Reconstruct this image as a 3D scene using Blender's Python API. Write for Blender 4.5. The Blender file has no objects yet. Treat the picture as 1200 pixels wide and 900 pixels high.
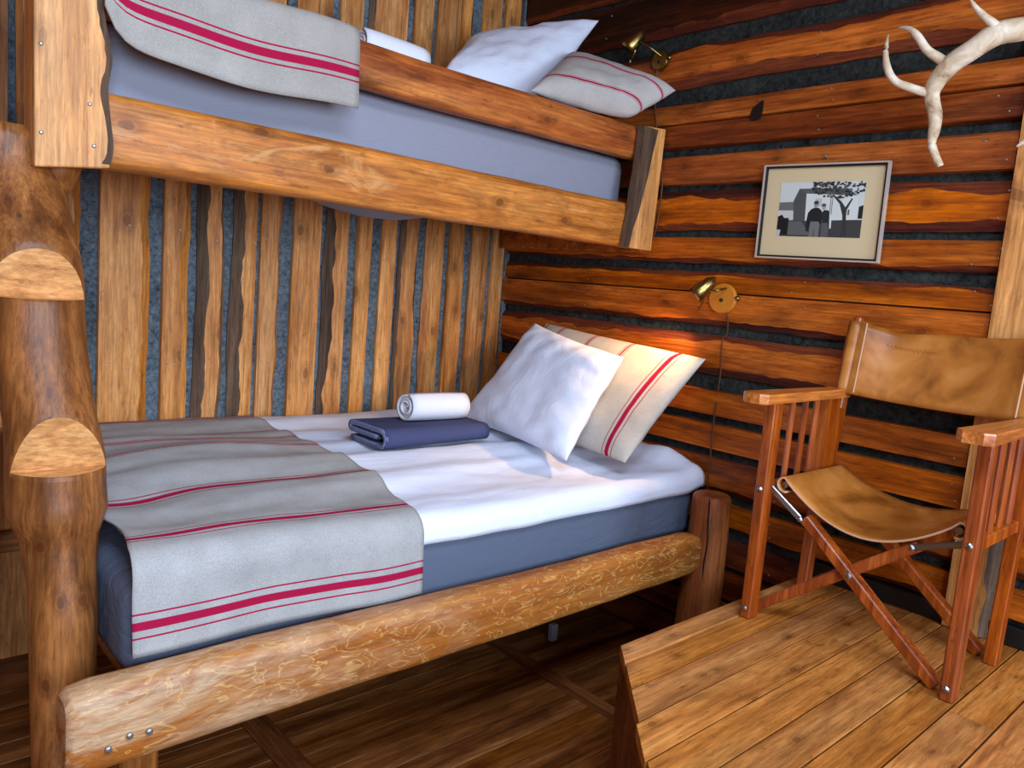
import bpy, bmesh, math, random
from mathutils import Vector, Matrix, noise as mnoise
random.seed(7)
S = bpy.context.scene
COL = S.collection
PI = math.pi

# ------------------------------------------------------------------ camera, world, light, exposure
F_PX = 902.262
CAM = Vector((-2.380, -2.701, 1.280))
# rows: world x, y, z axes in camera space (x right, y down, z forward)
MC = ((0.74069387, -0.02360822, 0.67142776), (-0.66675387, -0.14860189, 0.73031278), (0.08253405, -0.98861526, -0.12580938))
cam = bpy.data.objects.new('camera', bpy.data.cameras.new('camera'))
COL.objects.link(cam)
cam.data.sensor_width = 36.0
cam.data.lens = F_PX / 1200 * 36
cam.data.clip_start = 0.02
right = Vector([r[0] for r in MC]); up = -Vector([r[1] for r in MC]); back = -Vector([r[2] for r in MC])
cam.matrix_world = Matrix(((right.x, up.x, back.x, CAM.x), (right.y, up.y, back.y, CAM.y), (right.z, up.z, back.z, CAM.z), (0, 0, 0, 1)))
S.camera = cam

world = bpy.data.worlds.new('sky'); S.world = world; world.use_nodes = True
bg = world.node_tree.nodes['Background']
bg.inputs[0].default_value = (0.62, 0.78, 1.0, 1); bg.inputs[1].default_value = 1.0

def area(name, loc, rot, sx, sy, power, color):
    l = bpy.data.lights.new(name, 'AREA'); l.shape = 'RECTANGLE'; l.size = sx; l.size_y = sy
    l.energy = power; l.color = color
    o = bpy.data.objects.new(name, l); COL.objects.link(o); o.location = loc; o.rotation_euler = rot
    return o
# daylight entering by the two windows of the wall behind the camera, facing +y
area('window_daylight', (-2.75, -4.36, 1.55), (PI / 2, 0, 0), 1.15, 1.2, 92, (0.57, 0.74, 1.0))
area('window_daylight', (-0.95, -4.36, 1.65), (PI / 2, 0, 0), 1.0, 1.1, 76, (0.62, 0.79, 1.0))
# added fill from above in an invented roof opening, brightens the bed tops
area('added_top_fill', (-2.0, -2.75, 2.605), (0, 0, 0), 1.1, .8, 70, (0.58, 0.75, 1.0))
S.view_settings.view_transform = 'Standard'
S.view_settings.look = 'None'
S.view_settings.exposure = 0.0
S.view_settings.gamma = 1.0
S.view_settings.use_curve_mapping = False

def pix(ax, val, u, v):
    """point where the photo direction (u,v) meets the real plane axis=val"""
    c = ((u - 600) / F_PX, (v - 450) / F_PX, 1.0)
    d = Vector([sum(r[i] * c[i] for i in range(3)) for r in MC])
    return CAM + d * ((val - CAM[ax]) / d[ax])

# ------------------------------------------------------------------ mesh helpers
def tag(o, label=None, cat=None, group=None, kind=None):
    if label: o['label'] = label
    if cat: o['category'] = cat
    if group: o['group'] = group
    if kind: o['kind'] = kind
    return o

def empty(name, loc=(0, 0, 0)):
    o = bpy.data.objects.new(name, None); COL.objects.link(o); o.location = loc
    o.empty_display_size = 0.05
    return o

def link(name, me, parent=None):
    o = bpy.data.objects.new(name, me); COL.objects.link(o)
    if parent is not None:
        o.parent = parent
        o.matrix_parent_inverse = world_mat(parent).inverted()
    return o

def world_mat(o):
    m = Matrix.Translation(o.location)
    return m if o.parent is None else m   # parents used here carry their place in location only

def mesh(name, verts, faces, mats, parent=None, fmat=None, smooth=False, uvs=None):
    me = bpy.data.meshes.new(name)
    me.from_pydata([tuple(v) for v in verts], [], faces)
    if not isinstance(mats, (list, tuple)): mats = [mats]
    for m in mats: me.materials.append(m)
    if fmat: me.polygons.foreach_set('material_index', fmat)
    if smooth is True: me.polygons.foreach_set('use_smooth', [True] * len(faces))
    elif smooth: me.polygons.foreach_set('use_smooth', smooth)
    if uvs:
        ul = me.uv_layers.new(name='UVMap')
        for p in me.polygons:
            for li, vi in zip(p.loop_indices, p.vertices): ul.data[li].uv = uvs[vi]
    me.update()
    bm = bmesh.new(); bm.from_mesh(me); bmesh.ops.recalc_face_normals(bm, faces=bm.faces); bm.to_mesh(me); bm.free()
    return link(name, me, parent)

def loft(rings, caps=True, closed=True):
    n = len(rings[0]); V = [p for r in rings for p in r]; Fc = []
    for i in range(len(rings) - 1):
        for j in range(n if closed else n - 1):
            k = (j + 1) % n
            Fc.append((i * n + j, i * n + k, (i + 1) * n + k, (i + 1) * n + j))
    if caps and closed:
        Fc.append(tuple(range(n))[::-1]); b = (len(rings) - 1) * n
        Fc.append(tuple(range(b, b + n)))
    return V, Fc

def join(parts):
    V = []; Fc = []
    for v, f in parts:
        b = len(V); V += list(v); Fc += [tuple(i + b for i in q) for q in f]
    return V, Fc

def frame_axes(d, ref=Vector((0, 0, 1))):
    d = d.normalized()
    if abs(d.dot(ref)) > .97: ref = Vector((1, 0, 0))
    a = d.cross(ref).normalized(); b = a.cross(d).normalized()
    return a, b

def tube(pts, rad, n=10, caps=True, ref=Vector((0, 0, 1))):
    pts = [Vector(p) for p in pts]
    if not hasattr(rad, '__len__'): rad = [rad] * len(pts)
    rings = []
    for i, p in enumerate(pts):
        d = (pts[min(i + 1, len(pts) - 1)] - pts[max(i - 1, 0)])
        a, b = frame_axes(d, ref)
        rings.append([p + (a * math.cos(t) + b * math.sin(t)) * rad[i] for t in [2 * PI * k / n for k in range(n)]])
    return loft(rings, caps)

def smooth_path(pts, sub=6):
    pts = [Vector(p) for p in pts]; out = []
    for i in range(len(pts) - 1):
        p0 = pts[max(i - 1, 0)]; p1 = pts[i]; p2 = pts[i + 1]; p3 = pts[min(i + 2, len(pts) - 1)]
        for k in range(sub):
            t = k / sub
            out.append(0.5 * ((2 * p1) + (-p0 + p2) * t + (2 * p0 - 5 * p1 + 4 * p2 - p3) * t * t + (-p0 + 3 * p1 - 3 * p2 + p3) * t ** 3))
    out.append(pts[-1]); return out

def interp(tab, x):
    if x <= tab[0][0]: return tab[0][1]
    for (a, b), (c, d) in zip(tab, tab[1:]):
        if x <= c:
            t = (x - a) / (c - a); t = t * t * (3 - 2 * t); return b + (d - b) * t
    return tab[-1][1]

def bar(p0, p1, w, d, ref=Vector((0, 0, 1)), ch=.003):
    """chamfered rectangular bar; w along a (horizontal cross axis), d along b"""
    p0 = Vector(p0); p1 = Vector(p1); a, b = frame_axes(p1 - p0, ref); ax = (p1 - p0).normalized()
    def ring(p, k):
        w2 = w / 2 - k; d2 = d / 2 - k; c = ch
        return [p + a * x + b * y for x, y in ((-w2 + c, -d2), (w2 - c, -d2), (w2, -d2 + c), (w2, d2 - c), (w2 - c, d2), (-w2 + c, d2), (-w2, d2 - c), (-w2, -d2 + c))]
    return loft([ring(p0, ch * .8), ring(p0 + ax * ch, 0), ring(p1 - ax * ch, 0), ring(p1, ch * .8)])

def box(x0, x1, y0, y1, z0, z1, ch=.003):
    return bar(((x0 + x1) / 2, (y0 + y1) / 2, z0), ((x0 + x1) / 2, (y0 + y1) / 2, z1), *( (y1 - y0), (x1 - x0) ), ref=Vector((1, 0, 0)), ch=ch) if False else _box(x0, x1, y0, y1, z0, z1, ch)

def _box(x0, x1, y0, y1, z0, z1, ch):
    bm = bmesh.new(); bmesh.ops.create_cube(bm, size=1)
    for v in bm.verts: v.co = ((x0 + x1) / 2 + v.co.x * (x1 - x0), (y0 + y1) / 2 + v.co.y * (y1 - y0), (z0 + z1) / 2 + v.co.z * (z1 - z0))
    if ch: bmesh.ops.bevel(bm, geom=list(bm.edges), offset=ch, segments=1, affect='EDGES')
    bm.verts.ensure_lookup_table(); bm.verts.index_update()
    V = [v.co.copy() for v in bm.verts]; Fc = [tuple(v.index for v in f.verts) for f in bm.faces]; bm.free()
    return V, Fc

def lathe(prof, origin, axis, n=20):
    """prof: (along, radius) list"""
    axis = Vector(axis).normalized(); a, b = frame_axes(axis); o = Vector(origin)
    return loft([[o + axis * h + (a * math.cos(t) + b * math.sin(t)) * max(r, 1e-4) for t in [2 * PI * k / n for k in range(n)]] for h, r in prof])

def wob(amp, wl, seed):
    r = random.Random(seed); o = r.uniform(0, 90)
    return lambda s: amp * 1.5 * (mnoise.noise(Vector((s / wl * 1.3 + o, o, 0))) + .5 * mnoise.noise(Vector((s / wl * 4 + o, 3.3, o))) + .25 * mnoise.noise(Vector((s / wl * 11 + o, 7.7, o))))

def nz(x, y, z=0., s=1.): return mnoise.noise(Vector((x * s, y * s, z * s)))

# ------------------------------------------------------------------ materials
def hexc(h):
    h = h.lstrip('#'); c = [int(h[i:i + 2], 16) / 255 for i in (0, 2, 4)]
    return tuple(v / 12.92 if v < .04045 else ((v + .055) / 1.055) ** 2.4 for v in c) + (1,)

class NT:
    def __init__(s, name):
        s.m = bpy.data.materials.new(name); s.m.use_nodes = True; s.t = s.m.node_tree
        s.b = s.t.nodes['Principled BSDF']
    def n(s, typ, **k):
        nd = s.t.nodes.new(typ)
        for a, b in k.items(): setattr(nd, a, b)
        return nd
    def l(s, a, b): s.t.links.new(a, b)
    def ramp(s, fac, stops, interp='LINEAR'):
        r = s.n('ShaderNodeValToRGB'); r.color_ramp.interpolation = interp
        e = r.color_ramp.elements
        e[0].position, e[0].color = stops[0]; e[1].position, e[1].color = stops[-1]
        for p, c in stops[1:-1]:
            x = e.new(p); x.color = c
        s.l(fac, r.inputs[0]); return r.outputs[0]
    def mix(s, fac, a, b, mode='MIX'):
        x = s.n('ShaderNodeMix', data_type='RGBA', blend_type=mode)
        for sock, v in ((x.inputs[0], fac), (x.inputs[6], a), (x.inputs[7], b)):
            if hasattr(v, 'is_output'): s.l(v, sock)
            else: sock.default_value = v
        return x.outputs[2]
    def math(s, op, a, b=None):
        x = s.n('ShaderNodeMath', operation=op)
        for sock, v in ((x.inputs[0], a), (x.inputs[1], b)):
            if v is None: continue
            if hasattr(v, 'is_output'): s.l(v, sock)
            else: sock.default_value = v
        return x.outputs[0]
    def noise(s, vec, scale, detail=5, rough=.55, dist=0.):
        x = s.n('ShaderNodeTexNoise'); x.inputs['Scale'].default_value = scale; x.inputs['Detail'].default_value = detail
        x.inputs['Roughness'].default_value = rough; x.inputs['Distortion'].default_value = dist
        s.l(vec, x.inputs['Vector']); return x.outputs['Fac']
    def coords(s, axis=None, along=.12, randomise=True):
        tc = s.n('ShaderNodeTexCoord'); v = tc.outputs['Object']
        if randomise:
            oi = s.n('ShaderNodeObjectInfo'); k = s.n('ShaderNodeVectorMath', operation='SCALE'); k.inputs[0].default_value = (37.1, 53.7, 71.3)
            s.l(oi.outputs['Random'], k.inputs['Scale']); ad = s.n('ShaderNodeVectorMath', operation='ADD'); s.l(v, ad.inputs[0]); s.l(k.outputs[0], ad.inputs[1]); v = ad.outputs[0]
            s.rand = oi.outputs['Random']
        if axis is None: return v
        mp = s.n('ShaderNodeMapping'); sc = [1, 1, 1]; sc['xyz'.index(axis)] = along
        mp.inputs['Scale'].default_value = sc; s.l(v, mp.inputs['Vector']); return mp.outputs[0]
    def bump(s, h, strength=.3, dist=.004):
        b = s.n('ShaderNodeBump'); b.inputs['Strength'].default_value = strength; b.inputs['Distance'].default_value = dist
        s.l(h, b.inputs['Height']); s.l(b.outputs[0], s.b.inputs['Normal'])
    def done(s, col, rough=.6, spec=.3, metal=0.):
        if hasattr(col, 'is_output'): s.l(col, s.b.inputs['Base Color'])
        else: s.b.inputs['Base Color'].default_value = col
        if hasattr(rough, 'is_output'): s.l(rough, s.b.inputs['Roughness'])
        else: s.b.inputs['Roughness'].default_value = rough
        s.b.inputs['Specular IOR Level'].default_value = spec
        s.b.inputs['Metallic'].default_value = metal
        return s.m

def wood(name, axis, dark, mid, light, stain=None, stain_amt=.5, knots=.6, rough=.5, vary=.3, grain=14, along=.07, spec=.3, bump=.25, knot_scale=3.2, wear=None, ring=.22, st_along=.35, st_scale=5.5, plane=None):
    t = NT(name); D, Mi, L = hexc(dark), hexc(mid), hexc(light)
    v0 = t.coords(axis, along); vk = t.coords(axis, .35); vs = t.coords(axis, st_along)
    g = t.noise(v0, grain, 5, .62, .5)
    col = t.ramp(g, [(.30, D), (.48, Mi), (.68, L)])
    # cathedral rings
    w = t.n('ShaderNodeTexWave', wave_type='RINGS', rings_direction={'x': 'X', 'y': 'Y', 'z': 'Z'}[axis])
    w.inputs['Scale'].default_value = 26; w.inputs['Distortion'].default_value = 5; w.inputs['Detail'].default_value = 3; w.inputs['Detail Scale'].default_value = 1.6
    t.l(v0, w.inputs['Vector'])
    col = t.mix(t.math('MULTIPLY', t.ramp(w.outputs['Fac'], [(.55, (0, 0, 0, 1)), (.95, (1, 1, 1, 1))]), ring), col, D)
    f = t.noise(v0, 130, 3, .7)
    col = t.mix(.8, col, t.ramp(f, [(.3, (.50, .46, .43, 1)), (.7, (1.28, 1.28, 1.28, 1))]), 'MULTIPLY')
    sp = t.noise(t.coords(axis, .3), 60, 5, .75)
    col = t.mix(.7, col, t.ramp(sp, [(.30, (.30, .26, .24, 1)), (.42, (.95, .94, .93, 1)), (.62, (1.05, 1.05, 1.05, 1)), (.72, (1.3, 1.28, 1.22, 1))]), 'MULTIPLY')
    if stain:
        st = t.noise(vs, st_scale, 6, .68, .5)
        col = t.mix(t.math('MULTIPLY', t.ramp(st, [(.47, (0, 0, 0, 1)), (.70, (1, 1, 1, 1))]), stain_amt), col, hexc(stain))
    if wear:
        st = t.noise(vk, 8.5, 6, .7, 1.2)
        col = t.mix(t.math('MULTIPLY', t.ramp(st, [(.56, (0, 0, 0, 1)), (.66, (1, 1, 1, 1))]), .6), col, hexc(wear))
    if knots:
        vo = t.n('ShaderNodeTexVoronoi', voronoi_dimensions='2D'); vo.inputs['Scale'].default_value = knot_scale * 1.7; vo.inputs['Randomness'].default_value = 1
        sx = t.n('ShaderNodeSeparateXYZ'); t.l(t.coords(axis, .55), sx.inputs[0]); cb = t.n('ShaderNodeCombineXYZ')
        dd = t.math('ADD', t.noise(vk, 9, 2, .5), 0.)
        for i, ch in enumerate(plane or {'x': 'xz', 'y': 'yz', 'z': 'xz'}[axis]):
            t.l(t.math('ADD', sx.outputs['XYZ'.index(ch.upper())], t.math('MULTIPLY', dd, .05)), cb.inputs[i])
        t.l(cb.outputs[0], vo.inputs['Vector'])
        kf = t.ramp(vo.outputs['Distance'], [(.0, (1, 1, 1, 1)), (.045, (.95, .95, .95, 1)), (.06, (.35, .35, .35, 1)), (.085, (.5, .5, .5, 1)), (.15, (0, 0, 0, 1))])
        col = t.mix(t.math('MULTIPLY', kf, knots), col, hexc('#4a2209'))
    ck = t.noise(t.coords(axis, .022), 46, 3, .6)
    ckf = t.ramp(ck, [(.64, (0, 0, 0, 1)), (.70, (1, 1, 1, 1))])
    col = t.mix(t.math('MULTIPLY', ckf, .55), col, tuple(x * .35 for x in D[:3]) + (1,))
    col = t.mix(1.0, col, (1.12, .97, .84, 1), 'MULTIPLY')
    br = t.n('ShaderNodeHueSaturation'); t.l(col, br.inputs['Color'])
    t.l(t.math('ADD', t.math('MULTIPLY', t.rand, vary * 2), 1 - vary), br.inputs['Value'])
    t.l(t.math('ADD', t.math('MULTIPLY', t.math('FRACT', t.math('MULTIPLY', t.rand, 7.3)), .05), .975), br.inputs['Saturation'])
    t.bump(t.math('ADD', t.math('ADD', f, sp), t.math('MULTIPLY', g, .8)), bump, .003)
    return t.done(br.outputs[0], rough, spec)

M = {}
M['plankA'] = wood('vertical_pine', 'z', '#a0662f', '#cc9252', '#e0ae70', stain='#70431f', stain_amt=.6, vary=.14, knot_scale=2.6, grain=20, ring=.16, st_along=.3)
M['plankB'] = wood('horizontal_pine', 'y', '#7c3a0a', '#aa5a18', '#c4742a', stain='#3a1505', stain_amt=.9, vary=.2, rough=.42, grain=18, st_along=.13, st_scale=9)
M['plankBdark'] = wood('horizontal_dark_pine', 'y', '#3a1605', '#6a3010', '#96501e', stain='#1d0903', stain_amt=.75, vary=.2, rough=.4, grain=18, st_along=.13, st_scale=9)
M['topshade'] = wood('shaded_dark_log', 'y', '#140603', '#34150a', '#5a2a12', stain='#0d0402', stain_amt=.8, vary=.2, rough=.45, grain=14, st_along=.2, st_scale=7, bump=.6)  # dark wood, with the shade of the upper corner put into its colour
M['trimwood'] = wood('upright_trim_pine', 'z', '#8a5a28', '#b98344', '#d2a062', vary=.08)
M['floor'] = wood('platform_board', 'x', plane='xy', dark='#8e5826', mid='#b87c3e', light='#cb9656', stain='#66401f', stain_amt=.7, vary=.13, rough=.36, spec=.4, knots=.6, grain=22, ring=.15, st_along=.25, st_scale=8, knot_scale=4.5)
M['floorlow_shaded'] = wood('shaded_floor_board', 'x', plane='xy', dark='#4e2a10', mid='#7c4a1e', light='#99683a', stain='#2c1507', stain_amt=.75, vary=.12, grain=22, ring=.15, st_along=.25, st_scale=8, rough=.42, spec=.35)  # same wood as the platform, darkened to carry the shade down there
M['strip'] = wood('floor_strip', 'y', '#3c1d0c', '#6d3f1e', '#8a5730', vary=.1, rough=.5)
M['railx'] = wood('peeled_rail', 'x', '#97581f', '#bd7a34', '#d0934a', stain='#6b3d1c', stain_amt=.75, wear='#cfa26a', vary=.03, rough=.45, grain=24, knots=.7, ring=.2, st_along=.3, st_scale=11)
M['guardx'] = wood('dark_guard_rail', 'x', '#6b2f0c', '#a45a1c', '#bf7a34', stain='#3a1a0c', stain_amt=.7, vary=.03, rough=.45, grain=22, st_along=.25, st_scale=11)
M['endplank'] = wood('pale_end_plank', 'z', '#b47c40', '#cc9656', '#dcae72', stain='#9c7448', stain_amt=.6, vary=.05, rough=.5, knots=.4, knot_scale=4)
M['bark'] = wood('bark_edge', 'z', '#33261e', '#574739', '#756250', vary=.15, knots=0, rough=.8, bump=.8)
M['barkB'] = wood('bark_edge_horizontal', 'y', '#260c05', '#54220f', '#7e3f1b', vary=.15, knots=0, rough=.7, bump=.8)
M['waneA'] = wood('golden_wane', 'z', '#7a4316', '#b67630', '#d9a25a', vary=.12, knots=.3, rough=.5, bump=.6)
M['trunk'] = wood('peeled_trunk', 'z', '#5f3814', '#875424', '#a36e36', stain='#3c200a', stain_amt=.75, vary=.02, rough=.40, knots=.7, knot_scale=4.5, grain=20, along=.09, ring=.12, st_along=.22, st_scale=9)
M['post'] = wood('bed_post_wood', 'z', '#6a3112', '#a05a26', '#bd7a3c', stain='#4a2410', stain_amt=.5, vary=.12, rough=.5)
M['cut'] = wood('fresh_cut_wood', 'x', '#b07c40', '#cc985a', '#dcb074', vary=.03, knots=0, rough=.6, grain=30, along=.3)
M['chair'] = wood('chair_wood', 'z', '#6a2d0f', '#944a1c', '#ad622b', vary=.05, knots=0, rough=.35, spec=.45, grain=22, bump=.1)
M['chairtop'] = wood('chair_arm_wood', 'x', '#8a4a18', '#b8702c', '#cd8a44', vary=.06, knots=0, rough=.32, spec=.5, grain=22, bump=.1)
M['plainwall'] = wood('plain_boards', 'x', '#6e3f18', '#a06a34', '#bd8850', vary=0, rough=.6)

def rail_squiggle():
    t = NT('beetle_marked_rail'); v = t.coords('x', .38); vg = t.coords('x', .07)
    n1 = t.noise(v, 30, 2.2, .55, 1.0)
    sq = t.math('PINGPONG', t.math('MULTIPLY', n1, 9.0), 1.0)
    line = t.ramp(sq, [(0, (1, 1, 1, 1)), (.09, (.85, .85, .85, 1)), (.24, (0, 0, 0, 1))])
    g = t.noise(vg, 12, 4, .6, .6)
    col = t.ramp(g, [(.3, hexc('#8a4614')), (.5, hexc('#a65e20')), (.7, hexc('#b97832'))])
    mask = t.noise(v, 3.2, 3, .5)
    col = t.mix(t.math('MULTIPLY', line, t.ramp(mask, [(.3, (.55, .55, .55, 1)), (.5, (.95, .95, .95, 1))])), col, hexc('#cf9a52'))
    # grey-white scuffed patches towards the foot end, red-brown bare wood in between
    sc = t.noise(v, 6.5, 6, .7, 1.0)
    tc = t.n('ShaderNodeTexCoord'); sp = t.n('ShaderNodeSeparateXYZ'); t.l(tc.outputs['Object'], sp.inputs[0])
    left = t.ramp(t.math('MULTIPLY', t.math('ADD', sp.outputs['X'], 2.1), .5), [(.05, (1, 1, 1, 1)), (.5, (0.05, .05, .05, 1))])
    col = t.mix(t.math('MULTIPLY', t.math('MULTIPLY', t.ramp(sc, [(.42, (0, 0, 0, 1)), (.6, (1, 1, 1, 1))]), left), .9), col, hexc('#d2b48e'))
    fs = t.noise(t.coords('x', .15), 110, 4, .7); col = t.mix(.7, col, t.ramp(fs, [(.3, (.5, .47, .45, 1)), (.7, (1.25, 1.25, 1.25, 1))]), 'MULTIPLY')
    t.bump(t.math('ADD', n1, t.math('MULTIPLY', line, .25)), .35, .004)
    return t.done(col, .45, .35)
M['rail'] = rail_squiggle()

def felt(name, c0, c1, scale=60):
    t = NT(name); v = t.coords(None, randomise=False)
    n = t.noise(v, scale, 6, .75, .5); n2 = t.noise(v, 9, 3, .5)
    col = t.ramp(t.math('ADD', t.math('MULTIPLY', n, .75), t.math('MULTIPLY', n2, .25)), [(.36, hexc(c0)), (.66, hexc(c1))])
    t.bump(n, .9, .006); return t.done(col, .95, .1)
M['feltA'] = felt('blue_grey_felt', '#2c3339', '#808d94')
M['feltB'] = felt('dark_felt', '#101212', '#41433f', 45)

def plain(name, h, rough=.6, spec=.3, metal=0., bumpscale=0, bumpstr=.2, wrinkle=0.):
    t = NT(name)
    if wrinkle:       # creased cloth: folds run mostly along x
        v = t.coords('x', .45); n = t.noise(v, 7, 3, .55, 1.6); fine = t.noise(t.coords(None), bumpscale, 3, .6)
        rid = t.math('ABSOLUTE', t.math('SUBTRACT', n, .5))
        h_ = t.math('ADD', t.math('MULTIPLY', t.math('POWER', rid, .6), wrinkle), t.math('MULTIPLY', fine, .05))
        t.bump(h_, .55, .02); return t.done(hexc(h), rough, spec, metal)
    if bumpscale:
        v = t.coords(None); n = t.noise(v, bumpscale, 4, .6); t.bump(n, bumpstr, .002)
        c = hexc(h); col = t.ramp(n, [(.3, tuple(x * .9 for x in c[:3]) + (1,)), (.7, tuple(min(x * 1.06, 1) for x in c[:3]) + (1,))])
        return t.done(col, rough, spec, metal)
    return t.done(hexc(h), rough, spec, metal)
M['white'] = plain('white_cotton', '#dfe3ef', .9, .1, 0, 220, .15, .2)
M['matlow'] = plain('slate_blue_cover', '#5a6272', .85, .15, 0, 160, .35, .4)
M['matup'] = plain('grey_lilac_cover', '#8b8b95', .85, .15, 0, 160, .25, .45)
M['navy'] = plain('navy_terry', '#464a68', .95, .1, 0, 500, .6)
M['navyhem'] = plain('pale_navy_hem', '#6f7590', .95, .1)
M['terry'] = plain('white_terry', '#dfdee2', .95, .1, 0, 500, .5)
M['brass'] = plain('brass', '#8f7a45', .3, .5, 1.)
M['steel'] = plain('steel', '#9a9a9c', .3, .5, 1.)
M['nail'] = plain('nail_head', '#9d9a94', .4, .5, .8)
M['black'] = plain('black_lacquer', '#15110f', .35, .5)
M['silver'] = plain('silver_moulding', '#d8d2c6', .3, .5, .55)
M['mat'] = plain('cream_mount', '#cdb98e', .8, .2)
M['disc'] = plain('orange_pine_disc', '#c07424', .4, .4)
M['cord'] = plain('brown_cord', '#5a3418', .6, .3)
M['dark'] = plain('dark_skirting', '#161412', .35, .4)
M['sill'] = plain('window_paint', '#cfc6b4', .5)

def leather():
    t = NT('tan_leather'); v = t.coords(None, randomise=False)
    n = t.noise(v, 7, 4, .55, .4); f = t.noise(v, 260, 3, .6)
    col = t.ramp(n, [(.30, hexc('#78400f')), (.5, hexc('#ad6a28')), (.7, hexc('#c58444'))])
    t.bump(f, .12, .001); return t.done(col, .38, .4)
M['leather'] = leather()
M['leatheredge'] = plain('raw_leather_edge', '#c79a78', .7, .2)

def antlermat():
    t = NT('bone_antler'); v = t.coords(None, randomise=False)
    n = t.noise(v, 18, 5, .6, .5); col = t.ramp(n, [(.28, hexc('#7a5a3a')), (.42, hexc('#c2a987')), (.62, hexc('#e2d3ba'))])
    t.bump(n, .4, .004); return t.done(col, .5, .35)
M['antler'] = antlermat()

RED = hexc('#a8173f'); 
def striped(name, base, stops):
    """linen with woven stripes; stops = list of (start, end) of the v coordinate that are red"""
    t = NT(name); uv = t.n('ShaderNodeUVMap'); sp = t.n('ShaderNodeSeparateXYZ'); t.l(uv.outputs[0], sp.inputs[0])
    v = t.coords(None)
    wv = t.noise(v, 420, 3, .7); big = t.noise(v, 12, 3, .5)
    c = hexc(base)
    col = t.ramp(t.math('ADD', t.math('MULTIPLY', wv, .7), t.math('MULTIPLY', big, .3)), [(.34, tuple(x * .72 for x in c[:3]) + (1,)), (.62, tuple(min(1, x * 1.15) for x in c[:3]) + (1,))])
    mask = None
    for a, b in stops:
        cm = t.n('ShaderNodeMath', operation='COMPARE'); t.l(sp.outputs['Y'], cm.inputs[0]); cm.inputs[1].default_value = (a + b) / 2; cm.inputs[2].default_value = abs(b - a) / 2
        mask = cm.outputs[0] if mask is None else t.math('MAXIMUM', mask, cm.outputs[0])
    col = t.mix(mask, col, t.mix(.25, RED, wv, 'MULTIPLY'))
    t.bump(wv, .35, .002); return t.done(col, .95, .1)

# ------------------------------------------------------------------ room shell
PLZ = 0.438                       # height of the raised platform above the lower floor
def structure(name, geo, mat, label, parent=None):
    o = mesh(name, *geo, mat, parent)
    return tag(o, label, name.split('_')[0], kind='structure')

floor = structure('floor', box(-4.3, .1, -4.5, .1, -.12, -.028, 0), M['dark'], 'bare plank floor, darkened in colour for shade, running under the bunk bed')
wallL = structure('wall_left', box(-4.3, .1, 0, .1, -.12, 2.62, 0), M['feltA'], 'blue grey felt backed wall of upright waney planks behind the bunks')
wallR = structure('wall_right', box(0, .1, -4.5, 0, -.12, 2.62, 0), M['feltB'], 'dark felt backed wall of horizontal orange planks behind the chair')
structure('ceiling', join([box(-4.3, -2.6, -4.5, .1, 2.62, 2.7, 0), box(-1.4, .1, -4.5, .1, 2.62, 2.7, 0), box(-2.6, -1.4, -4.5, -3.2, 2.62, 2.7, 0), box(-2.6, -1.4, -2.3, .1, 2.62, 2.7, 0)]), M['plainwall'], 'plain board ceiling above the bunks')
structure('wall_foot', box(-4.4, -4.3, -4.5, .1, -.12, 2.62, 0), M['plainwall'], 'plain board wall beyond the foot of the bunks')
# back wall with two window openings
wins = [(-3.35, -2.15, .93, 2.17), (-1.47, -.43, 1.08, 2.22)]
segs = [box(-4.3, -3.35, -4.5, -4.4, -.12, 2.62, 0), box(-2.15, -1.47, -4.5, -4.4, -.12, 2.62, 0), box(-.43, 0, -4.5, -4.4, -.12, 2.62, 0)]
for a, b, c, d in wins: segs += [box(a, b, -4.5, -4.4, -.12, c, 0), box(a, b, -4.5, -4.4, d, 2.62, 0)]
structure('wall_back', join(segs), M['plainwall'], 'plain board wall with two windows opposite the bunks')
structure('window_3', join([box(-2.6, -1.4, -3.2, -3.15, 2.63, 2.69, 0), box(-2.6, -1.4, -2.35, -2.3, 2.63, 2.69, 0), box(-2.6, -2.55, -3.15, -2.35, 2.63, 2.69, 0), box(-1.45, -1.4, -3.15, -2.35, 2.63, 2.69, 0)]), M['sill'], 'painted frame of an added roof window lighting the bed tops')  # invented roof window, framed around the added top light
for i, (a, b, c, d) in enumerate(wins):
    w = structure('window_%d' % (i + 1), join([box(a, b, -4.49, -4.42, c, c + .05, 0), box(a, b, -4.49, -4.42, d - .05, d, 0), box(a, a + .05, -4.49, -4.42, c + .05, d - .05, 0),
        box(b - .05, b, -4.49, -4.42, c + .05, d - .05, 0)]), M['sill'], 'painted window frame in the wall opposite the ' + ('bunks' if i == 0 else 'chair'))
    mesh('glazing_bar', *box((a + b) / 2 - .015, (a + b) / 2 + .015, -4.48, -4.44, c + .05, d - .05, 0), M['sill'], w)

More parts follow.
